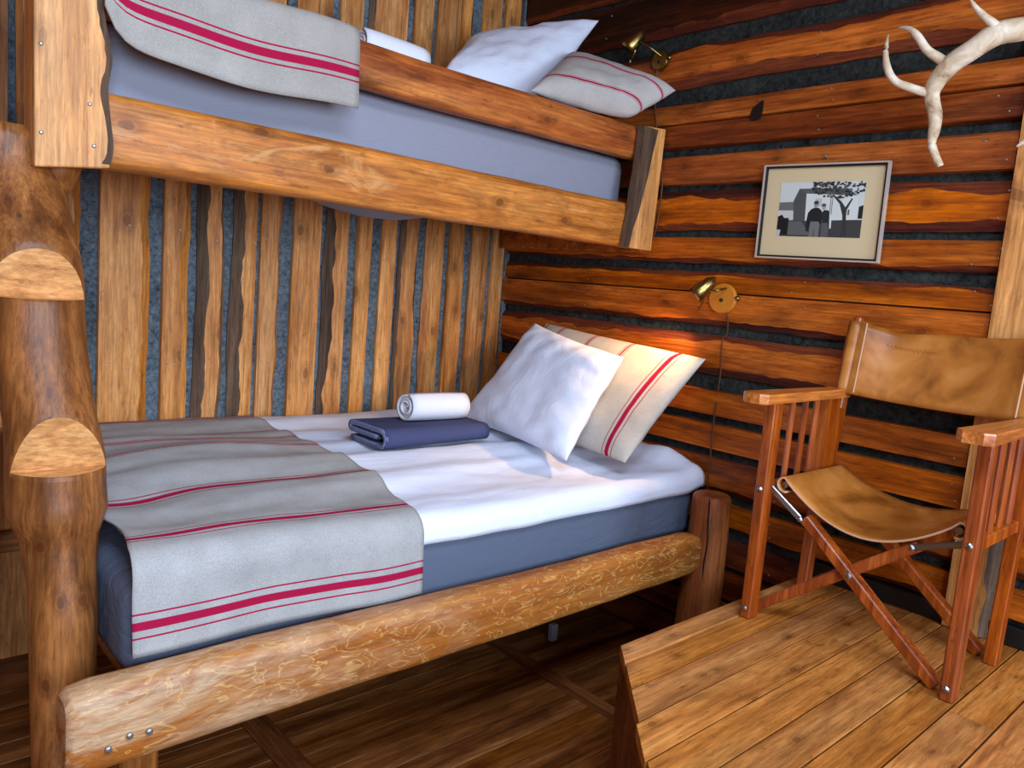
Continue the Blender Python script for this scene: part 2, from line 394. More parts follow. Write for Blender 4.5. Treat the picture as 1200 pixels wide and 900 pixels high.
# planks with waney edges: len axis / cross axis / depth direction
def plank(name, parent, mapf, l0, l1, c0, c1, th, wl, wr, mats, seed, amp=.004, off=0., step=.022, tilt=(0, 0)):
    n = max(4, int((l1 - l0) / step)); e0 = wob(amp, .5, seed); e1 = wob(amp, .55, seed + 1); f0 = wob(min(wl, .03) * .45, .3, seed + 2); f1 = wob(min(wr, .03) * .45, .3, seed + 3)
    rings = []
    for i in range(n + 1):
        s = l0 + (l1 - l0) * i / n; q = i / n
        a = c0 + tilt[0] * (q - .5) + (e0(s) if wl > .006 else 0); b = c1 + tilt[1] * (q - .5) + (e1(s) if wr > .006 else 0)
        wa = max(.002, wl + f0(s)); wb = max(.002, wr + f1(s))
        rings.append([mapf(s, c, d + off) for c, d in ((a, 0), (a, th * .45), (a + wa, th), (b - wb, th), (b, th * .45), (b, 0))])
    V, Fc = loft(rings)
    fm = []
    for i in range(n):
        for j in range(6):
            fm.append(1 if (j in (0, 1) and wl > .006) or (j in (3, 4) and wr > .006) else 0)
    fm += [0, 0]
    return mesh(name, V, Fc, mats, parent, fm)
mapA = lambda s, c, d: Vector((c, -d, s))
mapB = lambda s, c, d: Vector((-d, s, c))

# wall_left, lower course behind the lower bunk: (x0, x1, wane left, wane right, bark kind)
lowA = [(-1.712, -1.553, 0, .028, 'w'), (-1.52, -1.426, 0, .022, 'w'), (-1.408, -1.305, .036, .014, 'b'), (-1.288, -1.193, .042, 0, 'b'), (-1.187, -1.103, 0, .008, 'w'),
        (-1.063, -.943, 0, 0, 'w'), (-.932, -.824, .036, 0, 'b'), (-.794, -.722, 0, 0, 'w'), (-.682, -.601, 0, .006, 'b'), (-.594, -.491, .02, .008, 'b'),
        (-.463, -.365, .022, 0, 'w'), (-.342, -.245, 0, .008, 'w'), (-.221, -.117, 0, 0, 'w'), (-.10, -.012, 0, 0, 'w')]
x = -1.756
for k in range(14):
    w = random.uniform(.09, .15); lowA.append((x - w, x, random.choice((0, .02)), random.choice((0, .02)), random.choice('wb'))); x -= w + random.uniform(.015, .04)
upA = [(-.914, -.818, 0, 0, 'w'), (-.79, -.621, .02, 0, 'b'), (-.59, -.5, 0, 0, 'w'), (-.479, -.362, 0, .006, 'w'), (-.357, -.293, 0, .01, 'b'), (-.247, -.146, 0, 0, 'w'), (-.125, -.037, 0, 0, 'w')]
x = -.945
for k in range(20):
    w = random.uniform(.08, .14); upA.append((x - w, x, random.choice((0, .02)), random.choice((0, .015)), random.choice('wb'))); x -= w + random.uniform(.02, .035)
nailsA = []
for i, (a, b, wl, wr, kd) in enumerate(lowA):
    plank('plank', wallL, mapA, .0, 1.62, a + .003, b - .004, .016 if kd == 'w' else .013, wl, wr, [M['plankA'], M['bark'] if kd == 'b' else M['waneA']], 100 + i * 7, amp=.007)
    for zz in (1.36, .92):
        for f in (.28, .72):
            nailsA.append((a + wl + (b - wr - a - wl) * f + random.uniform(-.006, .006), -.0162 if kd == 'w' else -.0132, zz + random.uniform(-.02, .02)))
for i, (a, b, wl, wr, kd) in enumerate(upA):
    plank('plank', wallL, mapA, 1.625, 2.62, a, b, .015, wl, wr, [M['plankA'], M['bark'] if kd == 'b' else M['waneA']], 400 + i * 7, amp=.006)
    nailsA += [(a + (b - a) * f, -.0152, 2.1) for f in (.3, .7)]
def nails(name, pts, axis, parent, r=.0035):
    return tag(mesh(name, *join([lathe([(0, r), (.0012, r * .8), (.0016, .0004)], p, axis, 8) for p in pts]), M['nail'], parent), kind='stuff')
nails('nail_heads', nailsA, (0, -1, 0), wallL)

# wall_right: (z0, z1, wane bottom, wane top, dark)
rowsB = [(2.42, 2.60, .02, .02, 1), (2.235, 2.40, .03, .02, 1), (2.045, 2.178, .036, .02, 0), (1.912, 1.984, 0, .006, 2), (1.824, 1.909, .006, 0, 1), (1.693, 1.796, 0, .004, 0), (1.531, 1.674, .03, .03, 0),
         (1.42, 1.508, .014, 0, 0), (1.3165, 1.387, 0, .016, 0), (1.2, 1.314, .016, 0, 0), (1.024, 1.168, .022, .026, 0), (.885, .972, 0, 0, 2), (.765, .855, 0, 0, 0), (.615, .735, .02, .02, 2), (.495, .586, .012, 0, 2),
         (.37, .465, 0, .01, 1), (.25, .35, 0, 0, 1), (.13, .235, 0, 0, 1), (.01, .115, 0, 0, 1)]
nailsB = []
mB = {0: 'plankB', 1: 'plankBdark', 2: 'plankBdark'}
random.seed(11)
for i, (a, b, wb, wt, dk) in enumerate(rowsB):
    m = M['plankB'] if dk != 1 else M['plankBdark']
    if a > 2.2: m = M['topshade']  # top rows: dark boards with the corner shade in the colour
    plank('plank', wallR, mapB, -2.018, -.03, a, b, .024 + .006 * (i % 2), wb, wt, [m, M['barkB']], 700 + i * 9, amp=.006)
    mid = (a + b) / 2
    for yy in (-1.97, -1.45, -.5):
        nailsB += [(-.0245 - .006 * (i % 2), yy + random.uniform(-.05, .03), mid + s * (b - a) * .25) for s in (-1, 1)]
    # beyond the upright trim the rows go on
    if b < 2.7:
        d0 = random.uniform(-.015, .015)
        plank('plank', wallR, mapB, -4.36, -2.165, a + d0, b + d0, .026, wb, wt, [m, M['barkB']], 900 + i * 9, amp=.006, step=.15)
nails('nail_heads', nailsB, (-1, 0, 0), wallR)
kp = pix(0, -.0315, 887, 130)
kh = [(-.021, -.030), (-.026, -.012), (-.018, .012), (.004, .026), (.016, .034), (.021, .030), (.022, .0), (.017, -.024), (.002, -.030)]
mesh('knot_hole', [(-.0312, kp.y - a, kp.z + b) for a, b in kh] + [(-.028, kp.y - a, kp.z + b) for a, b in kh], [tuple(range(9)), tuple(range(9, 18))[::-1]] + [(i, (i + 1) % 9, 9 + (i + 1) % 9, 9 + i) for i in range(9)], M['black'], wallR)
trim = plank('trim_1', None, lambda s, c, d: Vector((-d, c, s)), PLZ + .002, 2.6, -2.15, -2.024, .05, .034, 0, [M['trimwood'], M['bark']], 55, amp=.006)
tag(trim, 'upright pale trim board with a bark edge where the horizontal planks end', 'trim', kind='structure')
sk = mesh('baseboard_right', *box(-.035, 0, -4.36, -1.6, PLZ + .002, .492, .002), M['dark']); tag(sk, 'black skirting strip along the platform below the orange planks', 'baseboard', kind='structure')
cr = mesh('trim_2', *box(-.028, -.004, -.03, -.004, 0, 2.6, .002), M['feltA']); tag(cr, 'narrow felt covered strip in the corner where the two plank walls meet', 'trim', kind='structure')

# lower floor boards
def board_x(name, parent, x0, x1, y0, y1, zt, th, mat, seed, ch=.002, ends=(0, 0)):
    """floor board along x with slightly uneven top, optional slanted ends (dx over the width)"""
    n = 6; rings = []; w = wob(.0012, .6, seed)
    for i in range(n + 1):
        q = i / n; r = []
        for yy, zz in ((y0, zt - th), (y0, zt - ch), (y0 + ch, zt), (y1 - ch, zt), (y1, zt - ch), (y1, zt - th)):
            f = (yy - y0) / (y1 - y0); a = x0 + ends[0] * f; b = x1 + ends[1] * f; xx = a + (b - a) * q
            r.append(Vector((xx, yy, zz + (w(xx) if zz > zt - th else 0))))
        rings.append(r)
    return mesh(name, *loft(rings), mat, parent)
y = .0; i = 0
random.seed(5)
while y > -3.6:
    y1 = y - .0895
    a = y1 + .0012; b = y - .0012
    sh = -1.514
    board_x('floor_board', floor, -4.28, sh - .002, a + .03, b + .03, 0, .028, M['floorlow_shaded'], i)
    board_x('floor_board', floor, -1.438, -.612, a, b, 0, .028, M['floorlow_shaded'], i + 50)
    board_x('floor_board', floor, -.544, -.001, a, b, 0, .028, M['floorlow_shaded'], i + 90)
    y = y1; i += 1
for x0, x1 in ((-1.513, -1.44), (-.611, -.546)):
    mesh('floor_strip', *box(x0, x1, -3.6, -.001, -.028, .003, .002), M['strip'], floor)

# raised platform under the chair, end cut at 45 degrees
plat = tag(empty('floor_platform', (-.5, -2.2, PLZ)), 'raised plank platform with a slanting sawn end that carries the chair', 'platform', kind='structure')
y = -1.596; ys = [-1.596, -1.671]; 
while ys[-1] > -4.3: ys.append((-1.752 if len(ys) == 2 else ys[-1] - .0917))
edge = lambda yy: -.92 + (yy + 1.596) * .965
cuts = {3: -.42, 6: -1.02, 7: -.55}
for k in range(len(ys) - 1):
    y1, y0 = ys[k] - .0021, ys[k + 1] + .0021
    j = random.uniform(-.008, .004)
    def brd(x0, x1, e0, seed): board_x('platform_board', plat, x0, x1, y0, y1, PLZ - random.uniform(0, .0015), .028, M['floor'], seed, ch=.0008 if k else .006, ends=(e0, 0))
    xl = edge(y0) - .012 + j; e0 = edge(y1) - edge(y0)
    if k in cuts: brd(xl, cuts[k] - .0012, e0, 200 + k); brd(cuts[k] + .0012, -.001, 0, 250 + k)
    else: brd(xl, -.001, e0, 200 + k)
# apron boards below the slanted end and the side towards the bed
for k in range(12):
    t0, t1 = k * .16, k * .16 + .157; p = Vector((-.905, -1.606, 0)); d = Vector((-.965, -1, 0)).normalized(); nn = Vector((-d.y, d.x, 0))
    a = p + d * t0; b = p + d * t1
    if b.y < -4.3: break
    V, Fc = loft([[a + Vector((0, 0, z)) + nn * -o for z, o in ((.001, .0), (PLZ - .029, .0), (PLZ - .029, .022), (.001, .022))], [b + Vector((0, 0, z)) + nn * -o for z, o in ((.001, .0), (PLZ - .029, .0), (PLZ - .029, .022), (.001, .022))]])
    mesh('apron_board', V, Fc, M['strip'], plat)
for k in range(6):
    mesh('apron_board', *box(-.90 + k * .15, -.753 + k * .15, -1.63, -1.608, .001, PLZ - .029, .002), M['strip'], plat)

# ------------------------------------------------------------------ bunk bed
bunk = tag(empty('bunk_bed', (-1., -.8, 0)), 'rustic two level bunk bed built of peeled logs and waney planks', 'bunk bed')

def log_rail(name, x0, x1, yc, zc, hy, hz, mat, seed, p=3.2, taper=(1, 1), n=22, nl=46, endr=.03, slope=0.):
    """squared log along x with wobble; section is a superellipse"""
    wy = wob(.004, 1.1, seed); wz = wob(.004, 1.4, seed + 1); rings = []
    xs = [x0, x0 + endr * .25, x0 + endr] + [x0 + endr + (x1 - x0 - 2 * endr) * i / nl for i in range(1, nl)] + [x1 - endr, x1 - endr * .25, x1]
    for i, xx in enumerate(xs):
        q = (xx - x0) / (x1 - x0); tp = taper[0] + (taper[1] - taper[0]) * q
        k = {0: .78, 1: .93, len(xs) - 2: .93, len(xs) - 1: .78}.get(i, 1.)
        r = []
        for j in range(n):
            t = 2 * PI * j / n; c, s = math.cos(t), math.sin(t)
            ex = 2 / p
            py = math.copysign(abs(c) ** ex, c) * hy * k; pz = math.copysign(abs(s) ** ex, s) * hz * k * tp
            b = .003 * nz(xx * 5 + seed, c * 1.3, s * 1.3)
            r.append(Vector((xx, yc + wy(xx) + py * (1 + b * 8), zc + wz(xx) + slope * q + pz * (1 + b * 6))))
        rings.append(r)
    V, Fc = loft(rings)
    sm = [True] * (len(Fc) - 2) + [False] * 2
    return mesh(name, V, Fc, mat, bunk, smooth=sm)

lr = log_rail('lower_rail', -2.072, -.165, -1.270, .434, .046, .079, M['rail'], 21, p=4.2, taper=(1.02, .84), endr=.05)
for px in ((152, 862), (127, 878), (175, 857)):
    pnt = pix(1, -1.3165, *px); mesh('nail', *lathe([(-.004, .006), (.003, .006), (.005, .003)], pnt, (0, -1, 0), 10), M['nail'], lr)
log_rail('upper_rail', -2.00, -.10, -.80, 1.536, .042, .080, M['railx'], 33, p=4.5)
log_rail('guard_rail', -2.00, -.10, -.80, 1.832, .036, .060, M['guardx'], 47, p=3.0)

# pale end planks of the upper bunk (profile in x-z, thickness in y)
def profile_plank(name, outline, y0, y1, mat, seed=0):
    n = len(outline); V = [Vector((x, y0, z)) for x, z in outline] + [Vector((x, y1, z)) for x, z in outline]
    Fc = [tuple(range(n)), tuple(range(n, 2 * n))[::-1]] + [(i, (i + 1) % n, n + (i + 1) % n, n + i) for i in range(n)]
    o = mesh(name, V, Fc, mat, bunk)
    bv = o.modifiers.new('bevel', 'BEVEL'); bv.width = .004; bv.segments = 2; bv.limit_method = 'ANGLE'
    return o
right_edge = [(-1.905, 1.456), (-1.898, 1.50), (-1.905, 1.56), (-1.91, 1.62), (-1.903, 1.68), (-1.915, 1.74), (-1.925, 1.80), (-1.935, 1.86), (-1.93, 1.95), (-1.925, 2.06), (-1.93, 2.2)]
right_edge = [(p.x, p.z) for p in smooth_path([(x, 0, z) for x, z in right_edge], 4)]
pl = profile_plank('end_plank', [(-2.043, 1.438)] + right_edge + [(-2.047, 2.2)], -.872, -.842, M['endplank'])
# charred waney strip along its inner edge
wv = []
right_edge = [e for e in right_edge if e[1] < 1.84]
for k, (xx, zz) in enumerate(right_edge):
    wv.append((xx - .012 - .010 * nz(zz * 14, 3.) - .006 * nz(zz * 40, 5.), zz))
V = [Vector((x, -.8728, z)) for x, z in right_edge[1:]] + [Vector((x, -.8728, z)) for x, z in wv[1:]]
m_ = len(right_edge) - 1
mesh('bark_strip', *join([(V, [(i, i + 1, m_ + i + 1, m_ + i) for i in range(m_ - 1)])]), M['bark'], pl).modifiers.new('solid', 'SOLIDIFY').thickness = .002
mesh('packing_block', *box(-2.043, -1.95, -.842, -.765, 1.45, 2.1, .004), M['endplank'], bunk)
for px in ((48, 51), (105, 122), (48, 155), (110, 171)):
    pnt = pix(1, -.872, *px); mesh('nail', *lathe([(-.002, .004), (.002, .004), (.003, .002)], pnt, (0, -1, 0), 10), M['nail'], pl)
le = [(-.203, 1.452), (-.197, 1.52), (-.186, 1.58), (-.183, 1.66), (-.172, 1.73), (-.17, 1.80), (-.166, 1.885)]
pr = profile_plank('end_plank', le + [(-.036, 1.897), (-.050, 1.452)], -.872, -.842, [M['endplank'], M['bark']])
for f in pr.data.polygons:
    if f.normal.x < -.8: f.material_index = 1
bw = [.022, .028, .040, .055, .062, .07, .085]
V = [Vector((x, -.8728, z)) for x, z in le] + [Vector((x + b, -.8728, z)) for (x, z), b in zip(le, bw)]
mesh('bark_strip', *join([(V, [(i, i + 1, 7 + i + 1, 7 + i) for i in range(6)])]), M['bark'], pr).modifiers.new('solid', 'SOLIDIFY').thickness = .002
# conical butt of the cross beam poking out below the left end plank
mesh('beam_end', *lathe([(0, .045), (.05, .045), (.085, .034), (.12, .008)], (-1.985, -.79, 1.50), (0.0, -.05, -1), 16), M['trunk'], bunk, smooth=True)
mesh('cross_beam', *tube([(-1.985, -.79, 1.505), (-1.985, -.4, 1.505), (-1.985, -.035, 1.505)], .042, 14), M['trunk'], bunk, smooth=True)
# ledger along the head wall and bed bases
mesh('ledger', *box(-.075, -.033, -.842, -.035, 1.445, 1.53, .005), M['guardx'], bunk)
for k in (0, 1, 7, 8):
    xx = -1.9 + k * .215; mesh('bed_slat', *box(xx, xx + .09, -.755, -.085, 1.533, 1.551, .002), M['plainwall'], bunk)
for k in range(9):
    xx = -1.93 + k * .21; mesh('bed_slat', *box(xx, xx + .09, -1.186, -.07, .424, .442, .002), M['plainwall'], bunk)
mesh('ledger', *box(-1.98, -.06, -.07, -.035, .36, .423, .004), M['plainwall'], bunk)
# rounded posts
def post(name, x, y, z0, z1, r, mat, seed, dome=.02, flare=0.):
    rings = []; n = 22; nl = 16
    for i in range(nl + 1):
        z = z0 + (z1 - dome - z0) * i / nl
        rings.append([Vector((x + math.cos(t) * rr, y + math.sin(t) * rr, z)) for t in [2 * PI * k / n for k in range(n)] for rr in [r * (1 + flare * (1 - i / nl)) * (1 + .05 * nz(math.cos(t) * 1.4 + seed, math.sin(t) * 1.4, z * 3))]])
    for a in (30, 55, 75, 88):
        c, s = math.cos(math.radians(a)), math.sin(math.radians(a))
        rings.append([Vector((x + math.cos(t) * r * (.75 + .25 * c), y + math.sin(t) * r * (.75 + .25 * c), z1 - dome + dome * s)) for t in [2 * PI * k / n for k in range(n)]])
    return mesh(name, *loft(rings), mat, bunk, smooth=True)
post('head_post', -.112, -1.290, .0, .635, .066, M['post'], 3, flare=.18)
mesh('drying_crack', *tube(smooth_path([(-.112 - .0675 * .846 + dx, -1.29 - .0675 * .534 - dx * 1.4, z) for dx, z in ((-.004, .63), (-.002, .56), (.001, .48), (-.001, .40), (.002, .33))]), [.0015] + [.003] * 23 + [.0015], 6), M['black'], bunk)
post('foot_post', -2.13, -.36, .0, 2.5, .095, M['post'], 9)
lg = pix(1, -1.245, 160, 892)
mesh('leg', *box(lg.x - .035, lg.x + .035, -1.265, -1.195, 0, .40, .006), M['trunk'], bunk)

# step trunk: leaning peeled trunk with two sawn steps facing the room
trunk_ax = [(0, (-2.012, -1.085)), (.5, (-2.02, -1.04)), (.84, (-2.022, -.985)), (1.18, (-2.05, -.90)), (1.5, (-2.07, -.735)), (1.52, (-2.075, -.73))]
trunk_r = [(0, .066), (.42, .060), (.62, .062), (.70, .070), (.765, .092), (.84, .090), (.95, .082), (1.16, .092), (1.3, .096), (1.5, .106), (1.64, .10)]
lin = lambda tab, z, k: interp([(a, b[k]) for a, b in tab], z)
steps = [(.848, .115, .060), (1.18, .10, .055)]     # tread height, cut height, depth
zs = [i * 1.52 / 60 for i in range(61)]
n = 40; rings = []
for z in zs:
    cx, cy, r0 = lin(trunk_ax, z, 0), lin(trunk_ax, z, 1), interp(trunk_r, z)
    rings.append([Vector((cx + math.cos(t) * rr, cy + math.sin(t) * rr, z)) for t in [2 * PI * k / n for k in range(n)] for rr in [r0 * (1 + .06 * nz(math.cos(t) * 1.2, math.sin(t) * 1.2, z * 2.5))]])
V, Fc = loft(rings)
trunk = mesh('step_trunk', V, Fc, [M['trunk'], M['cut']], bunk, smooth=[True] * (len(Fc) - 2) + [False] * 2)
cutV = []; cutF = []
for zt, h, dp in steps:          # wedge: level tread, slanting back cut
    fy = lin(trunk_ax, zt, 1) - interp(trunk_r, zt); ty = lin(trunk_ax, zt + h, 1) - interp(trunk_r, zt + h)
    prof = [(fy - .2, zt - .002), (fy + dp, zt), (ty - .004, zt + h), (fy - .2, zt + h + .16)]
    b = len(cutV); cutV += [Vector((-2.4, y, z)) for y, z in prof] + [Vector((-1.6, y, z)) for y, z in prof]
    cutF += [tuple(b + i for i in f) for f in ((0, 1, 2, 3), (7, 6, 5, 4), (0, 4, 5, 1), (1, 5, 6, 2), (2, 6, 7, 3), (3, 7, 4, 0))]
cutter = mesh('cutter', cutV, cutF, [M['trunk'], M['cut']], None, [1] * len(cutF))
bo = trunk.modifiers.new('steps', 'BOOLEAN'); bo.operation = 'DIFFERENCE'; bo.solver = 'EXACT'; bo.object = cutter
bpy.context.view_layer.update()
dg = bpy.context.evaluated_depsgraph_get()
newme = bpy.data.meshes.new_from_object(trunk.evaluated_get(dg))
trunk.modifiers.remove(bo); trunk.data = newme
bpy.data.objects.remove(cutter)

# ------------------------------------------------------------------ lower bunk bedding
def rounded_box_mesh(x0, x1, y0, y1, z0, z1, r, seed, amp=.004, sub=14, sag=0.):
    bm = bmesh.new(); bmesh.ops.create_cube(bm, size=1)
    for v in bm.verts: v.co = ((x0 + x1) / 2 + v.co.x * (x1 - x0), (y0 + y1) / 2 + v.co.y * (y1 - y0), (z0 + z1) / 2 + v.co.z * (z1 - z0))
    bmesh.ops.bevel(bm, geom=list(bm.edges), offset=r, segments=4, affect='EDGES', profile=.5)
    bmesh.ops.subdivide_edges(bm, edges=[e for e in bm.edges if e.calc_length() > .3], cuts=sub, use_grid_fill=True)
    for v in bm.verts:
        p = v.co; k = amp * nz(p.x * 4 + seed, p.y * 4, p.z * 4)
        p.y += k; p.z += k
        if sag and p.z < (z0 + z1) / 2:
            p.z -= sag * math.exp(-((p.x + 1.02) / .36) ** 2) * math.exp(-((p.y + .50) / .20) ** 2)
    bm.verts.index_update()
    V = [v.co.copy() for v in bm.verts]; Fc = [tuple(v.index for v in f.verts) for f in bm.faces]; bm.free()
    return V, Fc
o = mesh('mattress', *rounded_box_mesh(-1.948, -.07, -1.196, -.034, .449, .648, .045, 1, .005), M['matlow'], smooth=True)
tag(o, 'slate blue covered mattress lying on the lower bunk behind the log rail', 'mattress', 'bunk mattresses')
o = mesh('mattress', *rounded_box_mesh(-1.90, -.09, -.748, -.05, 1.560, 1.795, .05, 2, .004, sag=.100), M['matup'], smooth=True)
tag(o, 'grey lilac mattress lying on the upper bunk behind the guard rail', 'mattress', 'bunk mattresses')

def bump_g(x, y, cx, cy, sx, sy): return math.exp(-((x - cx) / sx) ** 2 - ((y - cy) / sy) ** 2)
def duvet_h(x, y):
    h = .712
    h += .022 * math.exp(-((y + .10) / .09) ** 2) * (1 if x < -.3 else max(0, 1 - (x + .3) / .25))   # roll along the wall
    h += .020 * math.exp(-((y + .55) / .33) ** 2)                                  # plump middle
    st = 1 / (1 + math.exp((y + .93 + .04 * math.sin(x * 3)) / .016))               # step down to the sheet in front
    h -= .022 * st * (1 / (1 + math.exp(-(x + 1.5) / .1)))
    h += .0045 * math.sin(y * 34 + 2.5 * math.sin(x * 2.1) + x * 3) * (1 if y > -.9 else .3)
    h += .006 * nz(x * 3, y * 9) + .003 * nz(x * 8, y * 22)
    h += .03 * bump_g(x, y, -1.62, -.62, .25, .18) - .012 * bump_g(x, y, -1.86, -.85, .10, .22) + .02 * bump_g(x, y, -1.75, -.35, .3, .08) 
    h += .05 * bump_g(x, y, -.06, -1.02, .05, .14)
    return h
def drape(x, s, off=0., zmin=.645, front=-1.212):
    """arc position s from the wall: along the top, round the front edge, then down"""
    y0 = -.036; R = .05; flat = (-y0 + front) * -1 - R
    flat = abs(front - y0) - R
    if s <= flat:
        y = y0 - s; return Vector((x, y, duvet_h(x, y) + off))
    he = duvet_h(x, front + R)
    a = (s - flat) / R
    if a < PI / 2: return Vector((x, front + R - math.sin(a) * (R + off), he - R + math.cos(a) * (R + off)))
    dz = (s - flat - R * PI / 2); return Vector((x, front - off - .004 * math.sin(x * 9 + 1) * min(1, dz * 12), he - R - dz))
FLAT = abs(-1.212 + .036) - .05
def sheet(name, xs, ss, off, thick, mats, uvf=None, edge=None, zend=None):
    V = []; uv = []
    for i, xx in enumerate(xs):
        for j, s in enumerate(ss):
            x2 = edge(xx, s) if edge else xx
            p = drape(x2, s, off)
            V.append(p); uv.append(uvf(xx, s) if uvf else (0, 0))
    m = len(ss); Fc = [(i * m + j, (i + 1) * m + j, (i + 1) * m + j + 1, i * m + j + 1) for i in range(len(xs) - 1) for j in range(m - 1)]
    o = mesh(name, V, Fc, mats, smooth=True, uvs=uv)
    sd = o.modifiers.new('thickness', 'SOLIDIFY'); sd.thickness = thick; sd.offset = -1
    return o
lin_s = lambda a, b, n: [a + (b - a) * i / n for i in range(n + 1)]
smax_d = FLAT + .05 * PI / 2 + .022
o = sheet('duvet', lin_s(-1.905, -.045, 110), lin_s(0, smax_d, 90), 0, .012, M['white'], edge=lambda x, s: x)
tag(o, 'rumpled white duvet spread over the lower bunk', 'duvet')

# striped blanket across the foot of the lower bunk; stripes at fixed distance from the wall
SB = FLAT + .05 * PI / 2 + .144
BL = SB
def at_y(y): return abs(y + .036) / BL
sfront = lambda z: (FLAT + .05 * PI / 2 + (.664 - z)) / BL
def trip(c, w, thin, gap): return [(c - w / 2, c + w / 2), (c - w / 2 - gap - thin, c - w / 2 - gap), (c + w / 2 + gap, c + w / 2 + gap + thin)]
stripes = []
stripes += trip(at_y(-.075), .009, .0022, .004)
stripes += [(at_y(-.27), at_y(-.278))]
stripes += trip(at_y(-.422), .005, .0022, .004) + trip(at_y(-.571), .005, .0022, .004)
stripes += trip(at_y(-.86), .013, .0030, .008)
stripes += trip(at_y(-1.120), .012, .0028, .007)
stripes += trip(sfront(.582), .013, .0028, .010)
M['blanket'] = striped('striped_linen', '#a5a29d', stripes)
def bl_edge(x, s):
    q = (x + 1.96) / .75; k = max(0, s - FLAT) / .2
    x += max(0, 1 - q * 2) * .050 * math.exp(-((s - .985) / .16) ** 2)
    return x + (1 - q) * .018 * k + (-.05 * q) * min(1, max(0, (s - .85) / .3)) + .006 * math.sin(s * 9) * (q if q > .5 else q - 1)
o = sheet('striped_blanket', lin_s(-1.965, -1.215, 60), lin_s(.0, SB, 110), .009, .005, M['blanket'], uvf=lambda x, s: ((x + 1.97), s / BL), edge=bl_edge)
tag(o, 'grey linen blanket with crimson stripes spread over the foot of the lower bunk', 'blanket', 'striped blankets')

# pillows
def pillow(name, TL, TR, BL_, BR, T, mats, seed, label, cat='pillow', group=None, uvf=None, pinch=.06, wr=.006, nu=36, bulge=1., side=None):
    TL, TR, BL_, BR = map(Vector, (TL, TR, BL_, BR)); nrm = (TR - TL).cross(BL_ - TL).normalized()
    if nrm.x > 0: nrm = -nrm
    V = []; uv = []; Fc = []; rows = []
    def pt(u, v, sgn):
        # u,v in -1..1 ; edges bow inward between the corners
        uu = u * (1 - pinch * (1 - v * v) * abs(u)); vv = v * (1 - pinch * (1 - u * u) * abs(v))
        a, b = (uu + 1) / 2, (vv + 1) / 2
        p = TL * (1 - a) * (1 - b) + TR * a * (1 - b) + BL_ * (1 - a) * b + BR * a * b
        e = (max(0, 1 - u ** 4) ** .55) * (max(0, 1 - v ** 4) ** .55)
        w = wr * (nz(u * 2.2 + seed, v * 2.2, sgn) + .6 * nz(u * 5 + v * 3 + seed, v * 4 - u * 2, sgn)) * min(1, e * 2)
        return p + nrm * sgn * (T * e + w)
    g = lambda i: -math.cos(PI * i / nu)
    idx = {}
    for sgn in (1, -1):
        for i in range(nu + 1):
            for j in range(nu + 1):
                if sgn == -1 and (i in (0, nu) or j in (0, nu)): idx[sgn, i, j] = idx[1, i, j]; continue
                idx[sgn, i, j] = len(V); V.append(pt(g(i), g(j), sgn)); uv.append(((g(i) + 1) / 2, (uvf(g(i), g(j)) if uvf else 0)))
        for i in range(nu):
            for j in range(nu):
                Fc.append((idx[sgn, i, j], idx[sgn, i + 1, j], idx[sgn, i + 1, j + 1], idx[sgn, i, j + 1]))
    o = mesh(name, V, Fc, mats, smooth=True, uvs=uv)
    return tag(o, label, cat, group)
M['pillowlinen'] = striped('striped_pillow_linen', '#bdb4a6', trip(.885, .022, .004, .014) + trip(.64, .010, .003, .007) + trip(.41, .010, .003, .007) + trip(.18, .010, .003, .007) + [(.03, .04)])
uvx = lambda u, v: (u + 1) / 2
pillow('pillow', (-.07, -.37, 1.135), (-.085, -1.185, 1.085), (-.36, -.40, .75), (-.445, -1.165, .745), .062, M['pillowlinen'], 4,
       'beige linen pillow with red stripes leaning on the planks above the lower bunk', 'pillow', 'pillows on the bunks', uvx, pinch=.03)
pillow('pillow', (-.235, -.475, 1.14), (-.285, -.985, 1.065), (-.52, -.40, .755), (-.615, -1.065, .745), .06, M['white'], 9,
       'white cotton pillow leaning against the striped pillow on the lower bunk', 'pillow', 'pillows on the bunks', pinch=.05, wr=.010)
# upper bunk pillows
pillow('pillow', pix(1, -.24, 548, 52), pix(0, -.10, 702, 24), pix(1, -.50, 515, 92), pix(1, -.62, 622, 122), .065, M['white'], 14,
       'white cotton pillow lying at the head of the upper bunk', 'pillow', 'pillows on the bunks', pinch=.05, wr=.010)
M['pillowlinen2'] = striped('striped_pillow_linen_upper', '#b2aca4', trip(.80, .03, .006, .012) + trip(.30, .03, .006, .012))
pillow('pillow', pix(1, -.60, 668, 62), pix(0, -.10, 792, 106), pix(1, -.755, 622, 106), pix(1, -.89, 742, 134), .050, M['pillowlinen2'], 19,
       'striped linen pillow poking out over the guard rail of the upper bunk', 'pillow', 'pillows on the bunks', lambda u, v: (v + 1) / 2, pinch=.02, wr=.004)

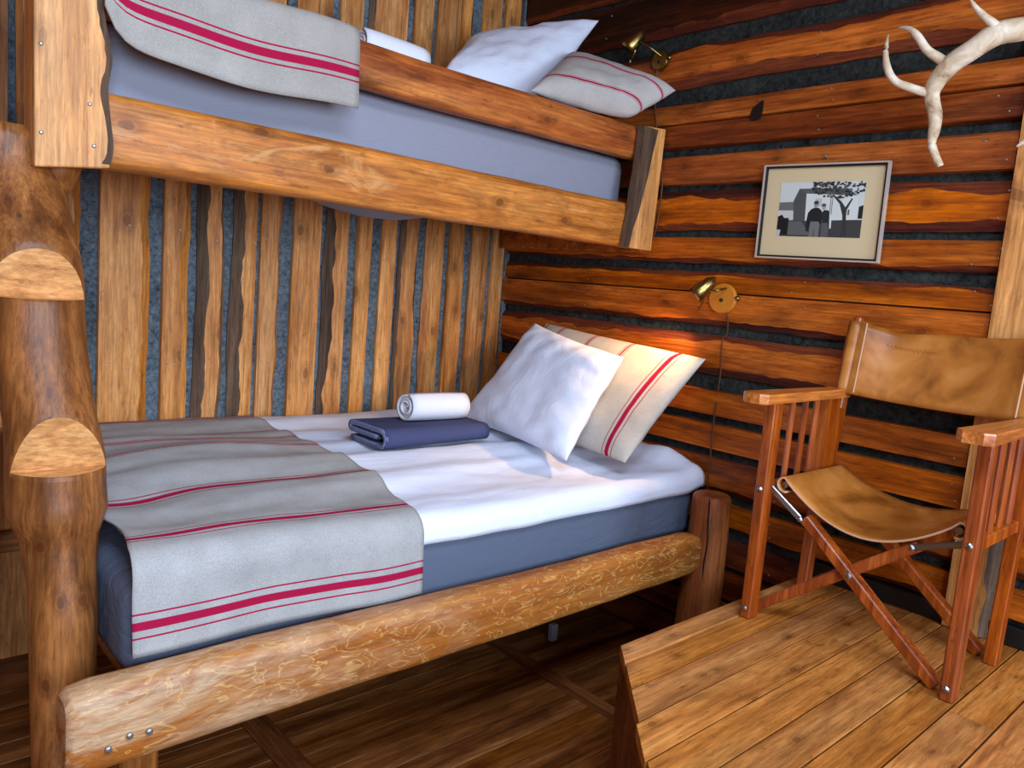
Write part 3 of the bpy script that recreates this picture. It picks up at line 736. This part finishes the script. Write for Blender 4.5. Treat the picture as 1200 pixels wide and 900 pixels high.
# towels
def spiral_roll(name, p0, p1, r, mats, label, group, parent=None, squash=.9):
    p0 = Vector(p0); p1 = Vector(p1); d = (p1 - p0); a, b = frame_axes(d); turns = 4.2; n = 110; th = r / (turns + .6)
    top = []
    prof = []
    for i in range(n + 1):
        t = i / n; ang = t * turns * 2 * PI; rr = th * .55 + (r - th * .7) * t
        prof.append((math.cos(ang) * rr, math.sin(ang) * rr * squash))
    outp = []; 
    for (x, y) in prof: outp.append((x, y))
    V = []; Fc = []; L = 9
    for k in range(L + 1):
        q = k / L; bul = 1 - .05 * abs(2 * q - 1) ** 3
        c = p0 + d * q
        for j, (x, y) in enumerate(outp):
            e = .004 * math.sin(j * .11 + q * 3) if k in (0, L) else 0
            V.append(c + a * x * bul + b * y * bul + d.normalized() * e)
    m = n + 1
    Fc = [(k * m + j, k * m + j + 1, (k + 1) * m + j + 1, (k + 1) * m + j) for k in range(L) for j in range(n)]
    o = mesh(name, V, Fc, mats, smooth=True)
    s = o.modifiers.new('thickness', 'SOLIDIFY'); s.thickness = th * .72; s.offset = 0
    return tag(o, label, 'towel', group)

# folded navy towel: flattened spiral section swept along x
def folded_towel():
    zb = duvet_h(-.86, -.62) + .015
    org = Vector((-1.075, -.615, zb)); ax = Vector((1, .03, 0)).normalized(); ay = Vector((-.03, 1, 0)).normalized()
    hw = .105; lay = [0.004, .022, .040, .058]; path = []
    # serpentine of three folds
    def arc(cy, cz, r, a0, a1, n=7): return [(cy + math.cos(a0 + (a1 - a0) * i / n) * r, cz + math.sin(a0 + (a1 - a0) * i / n) * r) for i in range(n + 1)]
    th = .019
    path += [(hw - .02, th * .5), (-hw + .02, th * .5)]
    path += arc(-hw + .012, th * 1.5 , th, -PI / 2, -3 * PI / 2)
    path += [(hw - .03, th * 2.5)]
    path += arc(hw - .03, th * 2.0, th * .45, PI / 2, -PI / 2, 4)[1:-1] if False else []
    V = []; L = 16; rings = []
    p2 = []
    for (a, b), (c, d) in zip(path, path[1:]):
        for k in range(4): p2.append((a + (c - a) * k / 4, b + (d - b) * k / 4))
    p2.append(path[-1]); path = p2
    path2 = [(hw - .03, th * 1.4), (-hw + .035, th * 1.4)]
    outer = [(hw - .02, th * .45), (-hw + .03, th * .45)] + arc(-hw + .024, th * 1.75, th * 1.3, -PI / 2, -3 * PI / 2, 8) + [(hw - .024, th * 3.05)] + arc(hw - .022, th * 2.45, th * .6, PI / 2, -PI / 2, 6) + [(-hw + .04, th * 1.85)]
    def build(path):
        q = []
        for (a, b), (c, d) in zip(path, path[1:]):
            m = max(1, int(math.hypot(c - a, d - b) / .015))
            for k in range(m): q.append((a + (c - a) * k / m, b + (d - b) * k / m))
        q.append(path[-1]); V = []; n = len(q)
        for k in range(L + 1):
            s = k / L
            for (yy, zz) in q:
                drop = .86 + .14 * math.sin(PI * min(1, s * 1.3 + .25)) if False else 1 - .12 * s
                V.append(org + ax * (.43 * s + .006 * nz(yy * 20, zz * 30)) + ay * (yy * (1 + .02 * math.sin(s * 7))) + Vector((0, 0, zz * drop + .0015 * nz(s * 5, yy * 20))))
        return V, [(k * n + j, k * n + j + 1, (k + 1) * n + j + 1, (k + 1) * n + j) for k in range(L) for j in range(n - 1)]
    o = mesh('folded_towel', *build(outer), M['navy'], smooth=True)
    s = o.modifiers.new('thickness', 'SOLIDIFY'); s.thickness = th * .8; s.offset = 0
    hem = mesh('hem', *build([(p[0] * 1.0, p[1]) for p in outer]), M['navyhem'], o, smooth=True)
    # keep only the first strip of the hem: narrow pale edge on the open end
    me = hem.data; bm = bmesh.new(); bm.from_mesh(me)
    for v in bm.verts:
        k = (v.co - org).dot(ax) / .43
        v.co = v.co + ax * (-.43 * k + (.0 if k < .5 / L else .007)) - ax * .003
    bmesh.ops.delete(bm, geom=[f for f in bm.faces if f.calc_area() < 1e-7], context='FACES'); bm.to_mesh(me); bm.free()
    s = hem.modifiers.new('thickness', 'SOLIDIFY'); s.thickness = th * .86; s.offset = 0
    return tag(o, 'navy blue folded towel lying on the white duvet', 'towel', 'towels on the lower bunk'), zb + th * 3.4
tw, ztop = folded_towel()
spiral_roll('rolled_towel', (-.925, -.605, ztop + .048), (-.690, -.60, ztop + .043), .055, M['terry'], 'white towel rolled up on top of the navy folded towel', 'rolled white towels')
spiral_roll('rolled_towel', pix(1, -.70, 421, 52), pix(1, -.70, 492, 76), .052, M['terry'], 'white towel rolled up behind the guard rail on the upper bunk', 'rolled white towels')

# blanket of the upper bunk hanging over the guard rail
def upper_blanket():
    xs = lin_s(-1.916, -1.318, 30); prof = [(-.40, 1.812), (-.55, 1.812), (-.66, 1.822), (-.72, 1.842), (-.748, 1.87), (-.765, 1.903), (-.80, 1.914), (-.840, 1.910), (-.858, 1.890), (-.862, 1.86), (-.862, 1.82), (-.862, 1.78), (-.863, 1.745), (-.864, 1.703)]
    acc = [0]
    for (a, b), (c, d) in zip(prof, prof[1:]): acc.append(acc[-1] + math.hypot(c - a, d - b))
    V = []; uv = []
    ss = lin_s(0, acc[-1], 46)
    for x in xs:
        q = (x + 1.916) / .598
        for s in ss:
            k = max(i for i in range(len(acc)) if acc[i] <= s + 1e-9); k = min(k, len(prof) - 2); t = (s - acc[k]) / (acc[k + 1] - acc[k])
            y = prof[k][0] + (prof[k + 1][0] - prof[k][0]) * t; z = prof[k][1] + (prof[k + 1][1] - prof[k][1]) * t
            hang = max(0, (s - acc[8]) / (acc[-1] - acc[8]))
            z += .075 * hang * math.exp(-q / .045) - .012 * hang * math.sin(PI * q)
            V.append(Vector((x + .01 * hang * (q - .5), y - .012 * hang * (1 + math.sin(q * 5)) * .5 - .02 * hang * math.exp(-q / .1), z + .004 * math.sin(q * 9)))); uv.append((q, s / acc[-1]))
    m = len(ss); Fc = [(i * m + j, (i + 1) * m + j, (i + 1) * m + j + 1, i * m + j + 1) for i in range(len(xs) - 1) for j in range(m - 1)]
    L = acc[-1]
    M['blanket2'] = striped('striped_linen_upper', '#a19b91', trip(1 - .085 / L, .019 / L, .004 / L, .009 / L) + trip(.25, .02, .004, .01))
    o = mesh('striped_blanket', V, Fc, M['blanket2'], smooth=True, uvs=uv)
    s = o.modifiers.new('thickness', 'SOLIDIFY'); s.thickness = .005; s.offset = -1
    tag(o, 'grey linen blanket with one crimson stripe hanging over the upper guard rail', 'blanket', 'striped blankets')
upper_blanket()

# small pale block in the dark under the lower bunk
p = pix(2, .03, 648, 742)
o = mesh('white_block', *box(p.x - .015, p.x + .015, p.y - .012, p.y + .012, .003, .065, .003), plain('dull_white', '#84848c', .7)); tag(o, 'small pale block standing on the floor under the lower bunk', 'block')

# ------------------------------------------------------------------ reading lamps
def lamp(name, c, disc_mat, label, group, shade_c, aim, arm_pts, lit, cordpts, disc_r=.052):
    c = Vector(c); o = tag(empty(name, (c.x, c.y, c.z)), label, 'lamp', group)
    mesh('wall_disc', *lathe([(0, disc_r * .96), (.004, disc_r), (.014, disc_r), (.018, disc_r * .95), (.0185, .001)], c, (-1, 0, 0), 36), disc_mat, o)
    mesh('screw', *lathe([(0, .007), (.004, .0065), (.006, .002)], c + Vector((-.018, 0, -.006)), (-1, 0, 0), 10), M['black'], o)
    aim = Vector(aim).normalized(); sc = Vector(shade_c)
    sh = mesh('lamp_shade', *lathe([(-.056, .002), (-.050, .009), (-.040, .014), (-.036, .020), (-.010, .023), (.0, .027), (.018, .029), (.036, .030), (.0365, .027), (.018, .026), (.0, .023), (-.03, .016), (-.03, .001)], sc, aim, 24), M['brass'], o, smooth=True)
    mesh('bulb', *lathe([(-.015, .006), (.0, .013), (.012, .017), (.024, .014), (.03, .003)], sc, aim, 14), bulb_on if lit else plain('dark_bulb', '#d8d2c4', .3), sh, smooth=True)
    mesh('arm', *tube(smooth_path(arm_pts), .0042, 8), M['brass'], o, smooth=True)
    k = Vector(arm_pts[-1]); mesh('swivel_knob', *lathe([(-.008, .004), (-.004, .009), (.004, .009), (.008, .004)], c + Vector((-.012, -disc_r - .006, .004)), (0, 1, 0), 12), M['brass'], o, smooth=True)
    pc = sc + Vector((0, -.012, -.016)); pts = [pc, pc + Vector((0, .006, -.03)), pc + Vector((0, .022, -.052))]
    mesh('pull_chain', *tube(smooth_path(pts), .0022, 6), M['brass'], o)
    mesh('pull_bead', *lathe([(-.008, .001), (-.004, .004), (.004, .004), (.008, .001)], pts[-1], (0, .3, -1), 8), M['brass'], o)
    mesh('power_cord', *tube(smooth_path(cordpts), .0028, 6), M['cord'], o)
    if lit:
        l = bpy.data.lights.new('reading_bulb', 'SPOT'); l.energy = 20; l.color = (1.0, .60, .28); l.spot_size = math.radians(115); l.spot_blend = .6; l.shadow_soft_size = .018
        lo = bpy.data.objects.new('reading_bulb', l); COL.objects.link(lo); lo.location = sc + aim * .03
        lo.rotation_euler = aim.to_track_quat('-Z', 'Y').to_euler()
    return o
tb = NT('glowing_bulb'); tb.b.inputs['Emission Color'].default_value = (1, .7, .4, 1); tb.b.inputs['Emission Strength'].default_value = 6; bulb_on = tb.done((1, .8, .6, 1))
W = -.032
P = lambda u, v, x=W: pix(0, x, u, v)
lamp('reading_lamp', P(849, 350), M['disc'], 'brass reading lamp on an orange wooden disc above the lower bunk', 'brass reading lamps', P(824, 338, -.10), (-.35, .62, -.78),
     [P(851, 338, -.05), P(842, 340, -.09), P(833, 341, -.10), P(828, 336, -.10)], True, [P(851, 364), P(853, 376, -.04), P(852, 392, -.015), P(847, 398, -.036), P(845, 430), P(841, 462, -.02), P(838, 480, -.036), P(834, 520, -.034), P(830, 560, -.03), P(828, 580, -.02)])
lamp('reading_lamp', P(776, 72), M['brass'], 'brass reading lamp in the dark corner above the upper bunk pillows', 'brass reading lamps', P(743, 49, -.10), (-.3, .55, -.72),
     [P(775, 66, -.05), P(762, 56, -.09), P(751, 49, -.10)], False, [P(770, 82, -.045), P(768, 100, -.04), P(768, 130, -.036), P(772, 180, -.036), P(776, 215, -.03), P(770, 262, -.034), P(764, 282, -.03)], disc_r=.035)

# ------------------------------------------------------------------ framed photograph
def framed():
    x = -.040; yl, yr, zb, zt = -1.283, -1.677, 1.441, 1.737
    c4 = [pix(0, -.052, 899, 194.5), pix(0, -.052, 1046, 189), pix(0, -.042, 1031, 309), pix(0, -.042, 887, 302)]
    cy, cz = (yl + yr) / 2, (zb + zt) / 2
    def Q(u, v, d=0.):     # u 0..1 from left, v 0..1 from top, depth towards the room; top leans out
        p = (c4[0] * (1 - u) + c4[1] * u) * (1 - v) + (c4[3] * (1 - u) + c4[2] * u) * v
        return p + Vector((-d, 0, 0))
    o = tag(empty('picture_frame', (x, cy, cz)), 'silver framed black and white photograph hanging on the orange planks', 'picture')
    W_, H_ = .394, .296
    def ringbar(i0, i1, d0, d1, mat, name):
        # mitred frame between insets i0 and i1 (metres)
        def corner(i, d): 
            a, b = i / W_, i / H_
            return [Q(a, b, d), Q(1 - a, b, d), Q(1 - a, 1 - b, d), Q(a, 1 - b, d)]
        rings = [corner(i0, d0), corner(i0, d1), corner(i1, d1), corner(i1, d0)]
        V = [p for r in rings for p in r]; Fc = []
        for k in range(4):
            for j in range(4):
                Fc.append((k * 4 + j, k * 4 + (j + 1) % 4, ((k + 1) % 4) * 4 + (j + 1) % 4, ((k + 1) % 4) * 4 + j))
        mesh(name, V, Fc, mat, o)
    ringbar(0, .005, 0, .016, M['silver'], 'moulding'); ringbar(.005, .011, 0, .012, M['black'], 'inner_lip')
    mesh('mount', [Q(.02, .02, .004), Q(.98, .02, .004), Q(.98, .98, .004), Q(.02, .98, .004)], [(0, 1, 2, 3)], M['mat'], o)
    mesh('backing', *join([([Q(a, b, d) for d in (-.003, .003) for a, b in ((.01, .01), (.99, .01), (.99, .99), (.01, .99))], [(0, 1, 2, 3), (4, 5, 6, 7), (0, 1, 5, 4), (1, 2, 6, 5), (2, 3, 7, 6), (3, 0, 4, 7)])]), M['black'], o)
    # the print itself: flat grey shapes
    g = {}
    def gm(v):
        if v not in g: g[v] = len(g); mats.append(plain('print_grey_%02d' % int(v * 100), '#%02x%02x%02x' % (int(v * 255), int(min(1, v * 1.02) * 255), int(v * 250)), .5, .3))
        return g[v]
    mats = []; V = []; Fc = []; fm = []; lvl = [0]
    u0, u1, v0, v1 = .155, .835, .185, .755
    def poly(pts, v):
        lvl[0] += 1; b = len(V)
        for s, t in pts: V.append(Q(u0 + (u1 - u0) * min(1, max(0, s)), v0 + (v1 - v0) * min(1, max(0, t)), .0045 + lvl[0] * .000012))
        Fc.append(tuple(range(b, b + len(pts)))); fm.append(gm(v))
    def ell(cx, cy, rx, ry, v, n=12): poly([(cx + math.cos(2 * PI * k / n) * rx, cy + math.sin(2 * PI * k / n) * ry) for k in range(n)], v)
    poly([(0, 0), (1, 0), (1, 1), (0, 1)], .78); poly([(0, .69), (1, .68), (1, 1), (0, 1)], .24)
    poly([(.12, .72), (.30, .72), (.42, .97), (.1, .97)], .36)
    poly([(0, .37), (.19, .36), (.19, .52), (0, .52)], .40); poly([(.02, .52), (.19, .52), (.19, .70), (.02, .70)], .74)
    poly([(.175, .34), (.235, .12), (.325, .21), (.34, .71), (.195, .70)], .30)
    poly([(.235, .12), (.80, .12), (.92, .25), (.325, .21)], .34); poly([(.325, .21), (.93, .255), (.935, .68), (.34, .71)], .80)
    for s in (.62, .64): poly([(s, .25), (s + .008, .25), (s + .008, .69), (s, .69)], .25)
    poly([(.44, .30), (.52, .30), (.52, .45), (.44, .45)], .70)
    for s in (.80, .83): poly([(s, .50), (s + .02, .50), (s + .02, .60), (s, .60)], .35)
    poly([(.95, .45), (1, .42), (1, .66), (.95, .66)], .14)
    poly([(0, .63), (.05, .60), (.08, .66), (.14, .66), (.14, .97), (.05, .97), (0, .85)], .10); poly([(0, .88), (.05, .88), (.04, 1), (0, 1)], .7)
    # man and woman
    poly([(.41, .70), (.525, .70), (.52, 1), (.47, 1), (.465, .8), (.455, 1), (.405, 1)], .42)
    poly([(.37, .56), (.40, .50), (.44, .47), (.49, .47), (.53, .52), (.545, .62), (.54, .76), (.52, .76), (.51, .72), (.41, .72), (.39, .90), (.365, .90), (.36, .70)], .13)
    ell(.458, .41, .028, .062, .55); ell(.458, .375, .03, .035, .22)
    poly([(.545, .72), (.635, .72), (.63, 1), (.55, 1)], .33)
    poly([(.53, .56), (.56, .51), (.60, .51), (.635, .55), (.65, .66), (.65, .82), (.63, .84), (.615, .74), (.55, .74)], .16); poly([(.625, .53), (.655, .62), (.66, .84), (.64, .84), (.63, .66)], .80)
    ell(.553, .455, .026, .055, .60); ell(.55, .42, .028, .03, .30)
    # tree
    poly([(.775, 1), (.79, .80), (.775, .60), (.73, .40), (.64, .25), (.65, .23), (.75, .36), (.80, .46), (.86, .30), (.875, .31), (.815, .52), (.825, .75), (.845, .95), (.82, .98), (.805, .85), (.797, 1)], .20)
    rr = random.Random(3)
    for k in range(150):
        a = rr.random(); s = .40 + .60 * a; t = rr.random() ** 1.3 * (.16 + .14 * math.sin(a * PI)) + .0
        ell(s, t + .01, rr.uniform(.008, .024), rr.uniform(.010, .026), rr.choice((.16, .22, .30)), 6)
    mesh('photograph', V, Fc, mats, o, fm)
    mesh('hanging_nail', *lathe([(0, .0025), (.02, .0025), (.021, .005), (.023, .004)], P(970, 186, -.026), (-1, 0, .3), 8), M['nail'], o)
    return o
framed()

# ------------------------------------------------------------------ antlers
def tines(name, branches, label, cat='antler'):
    parts = [tube(smooth_path(p, 6), [interp(list(zip([i / (len(r) - 1) for i in range(len(r))], r)), k / (len(smooth_path(p, 6)) - 1)) for k in range(len(smooth_path(p, 6)))], 12) for p, r in branches]
    o = None
    for i, (V, Fc) in enumerate(parts):
        if i == 0: root = tag(empty(name, branches[0][0][0]), label, cat)
        mesh('beam' if i == 0 else 'tine', V, Fc, M['antler'], root, smooth=True)
    return root
A = lambda u, v, x: pix(0, x, u, v)
tines('antler', [
    ([A(1262, 20, -.05), A(1225, 28, -.10), A(1198, 34, -.13), A(1168, 40, -.15), A(1140, 58, -.16), A(1115, 75, -.16), A(1098, 95, -.15), A(1092, 112, -.14), A(1096, 135, -.13), A(1095, 152, -.12), A(1092, 168, -.115), A(1097, 184, -.11), A(1102, 195, -.105)], [.030, .030, .029, .029, .026, .026, .023, .019, .018, .015, .011, .010, .009]),
    ([A(1096, 108, -.14), A(1084, 108, -.15), A(1065, 102, -.165), A(1049, 95, -.175), A(1040, 80, -.18), A(1038, 60, -.17), A(1041, 40, -.16)], [.012, .012, .011, .010, .010, .007, .002]),
    ([A(1112, 76, -.16), A(1100, 68, -.17), A(1086, 58, -.18), A(1075, 42, -.185), A(1065, 34, -.18), A(1053, 32, -.175)], [.015, .013, .011, .010, .007, .002]),
    ([A(1172, 36, -.15), A(1163, 27, -.17), A(1152, 18, -.18), A(1143, 8, -.185), A(1136, -2, -.19)], [.017, .011, .009, .006, .002])],
    'bone coloured branching antler mounted high on the orange planks')
tines('antler', [([A(1262, 150, -.10), A(1225, 155, -.12), A(1205, 163, -.13), A(1191, 172, -.13)], [.012, .010, .008, .002])], 'tip of a second antler reaching in beside the upright trim')

# ------------------------------------------------------------------ leather armchair
def chair():
    o = tag(empty('armchair', (-.32, -1.94, PLZ)), 'folding wooden armchair with tan leather sling seat and back on the platform', 'chair')
    yl, yr = -1.685, -2.192
    XF, XR = -.500, -.185
    for yc in (yl, yr):
        sg = 1 if yc == yl else -1
        lf = mesh('leg', *bar((XF + .004, yc, PLZ), (XF, yc, 1.036), .030, .044, ref=Vector((1, 0, 0))), M['chair'], o)
        for zz in (PLZ + .03, .80): mesh('bolt', *lathe([(0, .008), (.002, .008), (.005, .004)], (XF - .021, yc, zz), (-1, 0, 0), 12), M['steel'], lf)
        mesh('leg', *bar((XR - .01, yc, PLZ), (XR + .01, yc, .80), .030, .040, ref=Vector((1, 0, 0))), M['chair'], o)
        # rear post: board widening upwards, raked back
        V, Fc = loft([[Vector((x0, yc + dy * .5, z)), Vector((x1, yc + dy * .5, z)), Vector((x1, yc - dy * .5, z)), Vector((x0, yc - dy * .5, z))] for z, x0, x1, dy in ((.78, -.215, -.135, .028), (1.035, -.215, -.095, .028))])
        mesh('rear_post', V, Fc, M['chair'], o)
        mesh('side_rail', *bar((XF + .02, yc, .800), (XR, yc, .800), .026, .03), M['chair'], o)
        for k in range(3):
            xx = pix(1, yl, (929, 944, 957)[k], 472).x + .002
            mesh('slat', *tube([(xx, yc, .81), (xx, yc, 1.036)], .0085, 8), M['chair'], o)
        # arm: flat board with clipped front corners
        w = .037; xf, xr = -.615, -.085
        pr = [(xf + .018, -w), (xr - .02, -w * .62), (xr, -w * .3), (xr, w * .3), (xr - .02, w * .62), (xf + .018, w), (xf, w * .55), (xf, -w * .55)]
        rings = [[Vector((x, yc + y * k2, z)) for x, y in pr] for z, k2 in ((1.036, .97), (1.040, 1), (1.058, 1), (1.062, .97))]
        mesh('armrest', *loft(rings), M['chairtop'], o)
        # back post inside the leather sleeve
        mesh('back_post', *bar((-.128, yc - sg * .006, 1.0), (-.088, yc - sg * .010, 1.272), .022, .030, ref=Vector((1, 0, 0))), M['chair'], o)
        # seat rod
        mesh('seat_rod', *tube([(-.465, yc - sg * .040, .815), (-.125, yc - sg * .040, .815)], .009, 8), M['steel'], o)
    # crossed legs, front pair and rear pair
    for xx, dx in ((-.455, .030), (-.155, .030)):
        c1 = mesh('cross_leg', *bar((xx - .013, yr + .035, PLZ + .006), (xx - .013, -1.796, .745), .028, .036, ref=Vector((1, 0, 0))), M['chair'], o)
        c2 = mesh('cross_leg', *bar((xx + .013, yl + .004, PLZ + .020), (xx + .013, -2.070, .752), .028, .036, ref=Vector((1, 0, 0))), M['chair'], o)
        mesh('bolt', *lathe([(0, .009), (.003, .009), (.006, .004)], (xx - .028, -1.930, .636), (-1, 0, 0), 12), M['steel'], c1)
        for (ya, za, yb, zb) in ((-1.790, .742, yl - .012, .805), (-2.066, .752, yr + .012, .795)):
            mesh('hinge_plate', *bar((xx - .031, ya, za), (xx - .031, yb, zb), .005, .016, ref=Vector((0, 0, 1))), M['steel'], o)
            mesh('bolt', *lathe([(0, .008), (.003, .008), (.006, .004)], (xx - .034, ya, za), (-1, 0, 0), 12), M['steel'], o)
    # leather seat: sling with a loop at each side
    prof = []
    ys, ye = yl - .040, yr + .040
    R = .022
    for k in range(9):      # left loop, from underneath round the rod
        a = -PI * .75 + (PI * 1.25) * (1 - k / 8) - PI * .0
        prof.append((ys + math.cos(-PI * .62 + k / 8 * PI * 1.12) * R, .815 + math.sin(-PI * .62 + k / 8 * PI * 1.12) * R))
    n = 26
    mid = []
    for k in range(1, n):
        q = k / n; yy = ys + (ye - ys) * q; mid.append((yy, .837 - .100 * (math.sin(PI * q) ** .85)))
    loopR = [(2 * ((ys + ye) / 2) - y, z) for y, z in prof][::-1]
    full = prof + mid + loopR
    V = []; L = 14
    for i in range(L + 1):
        q = i / L; xx = -.470 + .350 * q
        for (yy, zz) in full:
            sag = (.837 - zz) if ye < yy < ys else 0
            V.append(Vector((xx - .006 * math.sin(PI * (ys - yy) / (ys - ye)) * (1 - q) * 0, yy, zz + sag * .35 * q * q - .0)))
    m = len(full); Fc = [(i * m + j, i * m + j + 1, (i + 1) * m + j + 1, (i + 1) * m + j) for i in range(L) for j in range(m - 1)]
    st = mesh('seat', V, Fc, [M['leather'], M['leatheredge']], o, smooth=True)
    s = st.modifiers.new('thickness', 'SOLIDIFY'); s.thickness = .005; s.offset = -1; s.material_offset_rim = 1
    # leather back: sleeves round the posts and a curved sheet between
    def post_at(z, sg): 
        q = (z - 1.0) / .272; return Vector((-.128 + .04 * q, (yl - .008) if sg > 0 else (yr + .008), z))
    zs_ = lin_s(0, 1, 12); secs = []
    for kz in zs_:
        row = []
        def zz(yq): return 1.052 + (1.262 - .018 * math.sin(PI * yq) - .012 * math.exp(-((yq - .25) / .12) ** 2) - 1.052) * kz - .012 * math.sin(PI * yq) * (1 - kz)
        zl = zz(0); pl_, pr_ = post_at(zl, 1), post_at(zl, -1)
        Rr = .026
        for k in range(15):      # left sleeve
            a = math.radians(-60 - 300 * k / 14) 
            row.append(Vector((pl_.x + math.sin(a) * -Rr * 1.0 * -1, pl_.y + math.cos(a) * Rr * .9, zl)))
        for k in range(1, 24):
            q = k / 24; yy = pl_.y + (pr_.y - pl_.y) * q; bow = .030 * math.sin(PI * q) + .012 * math.exp(-((q - .2) / .1) ** 2) * kz
            row.append(Vector((pl_.x - Rr * .9 * (1 - math.sin(PI * q)) + bow * (.6 + .4 * kz) - .004, yy, zz(q))))
        for k in range(15):
            a = math.radians(-60 - 300 * (14 - k) / 14)
            row.append(Vector((pr_.x + math.sin(a) * Rr, pr_.y - math.cos(a) * Rr * .9, zl)))
        secs.append(row)
    V, Fc = loft(secs, caps=False, closed=False)
    bk = mesh('back', V, Fc, [M['leather'], M['leatheredge']], o, smooth=True)
    s = bk.modifiers.new('thickness', 'SOLIDIFY'); s.thickness = .004; s.offset = 0; s.material_offset_rim = 1
    # stitched strap along the left sleeve
    for sg, yo in ((1, -.040), (-1, .040)):
        pts = [post_at(z, sg) + Vector((-.0275, yo, 0)) for z in (1.056, 1.16, 1.258)]
        mesh('seam', *tube(pts, .0022, 6), M['leatheredge'], bk)
    # worn blind embossing, only strokes are left
    r = random.Random(2); pts = []
    for k in range(26):
        q = .18 + .0115 * k; yy = (yl - .008) + (yr - yl + .016) * q
        pts.append(Vector((-.1085 + .026 * .9 * math.sin(PI * q) + .028 * math.sin(PI * q) * .9 - .018 + .010 * math.exp(-((q - .2) / .1) ** 2), yy, 1.200 - .010 * q * 2 + (.008 if k % 2 else -.006) * r.uniform(.6, 1))))
    mesh('embossing', *tube(pts, .0007, 5), M['leather'], bk)
    return o
chair()
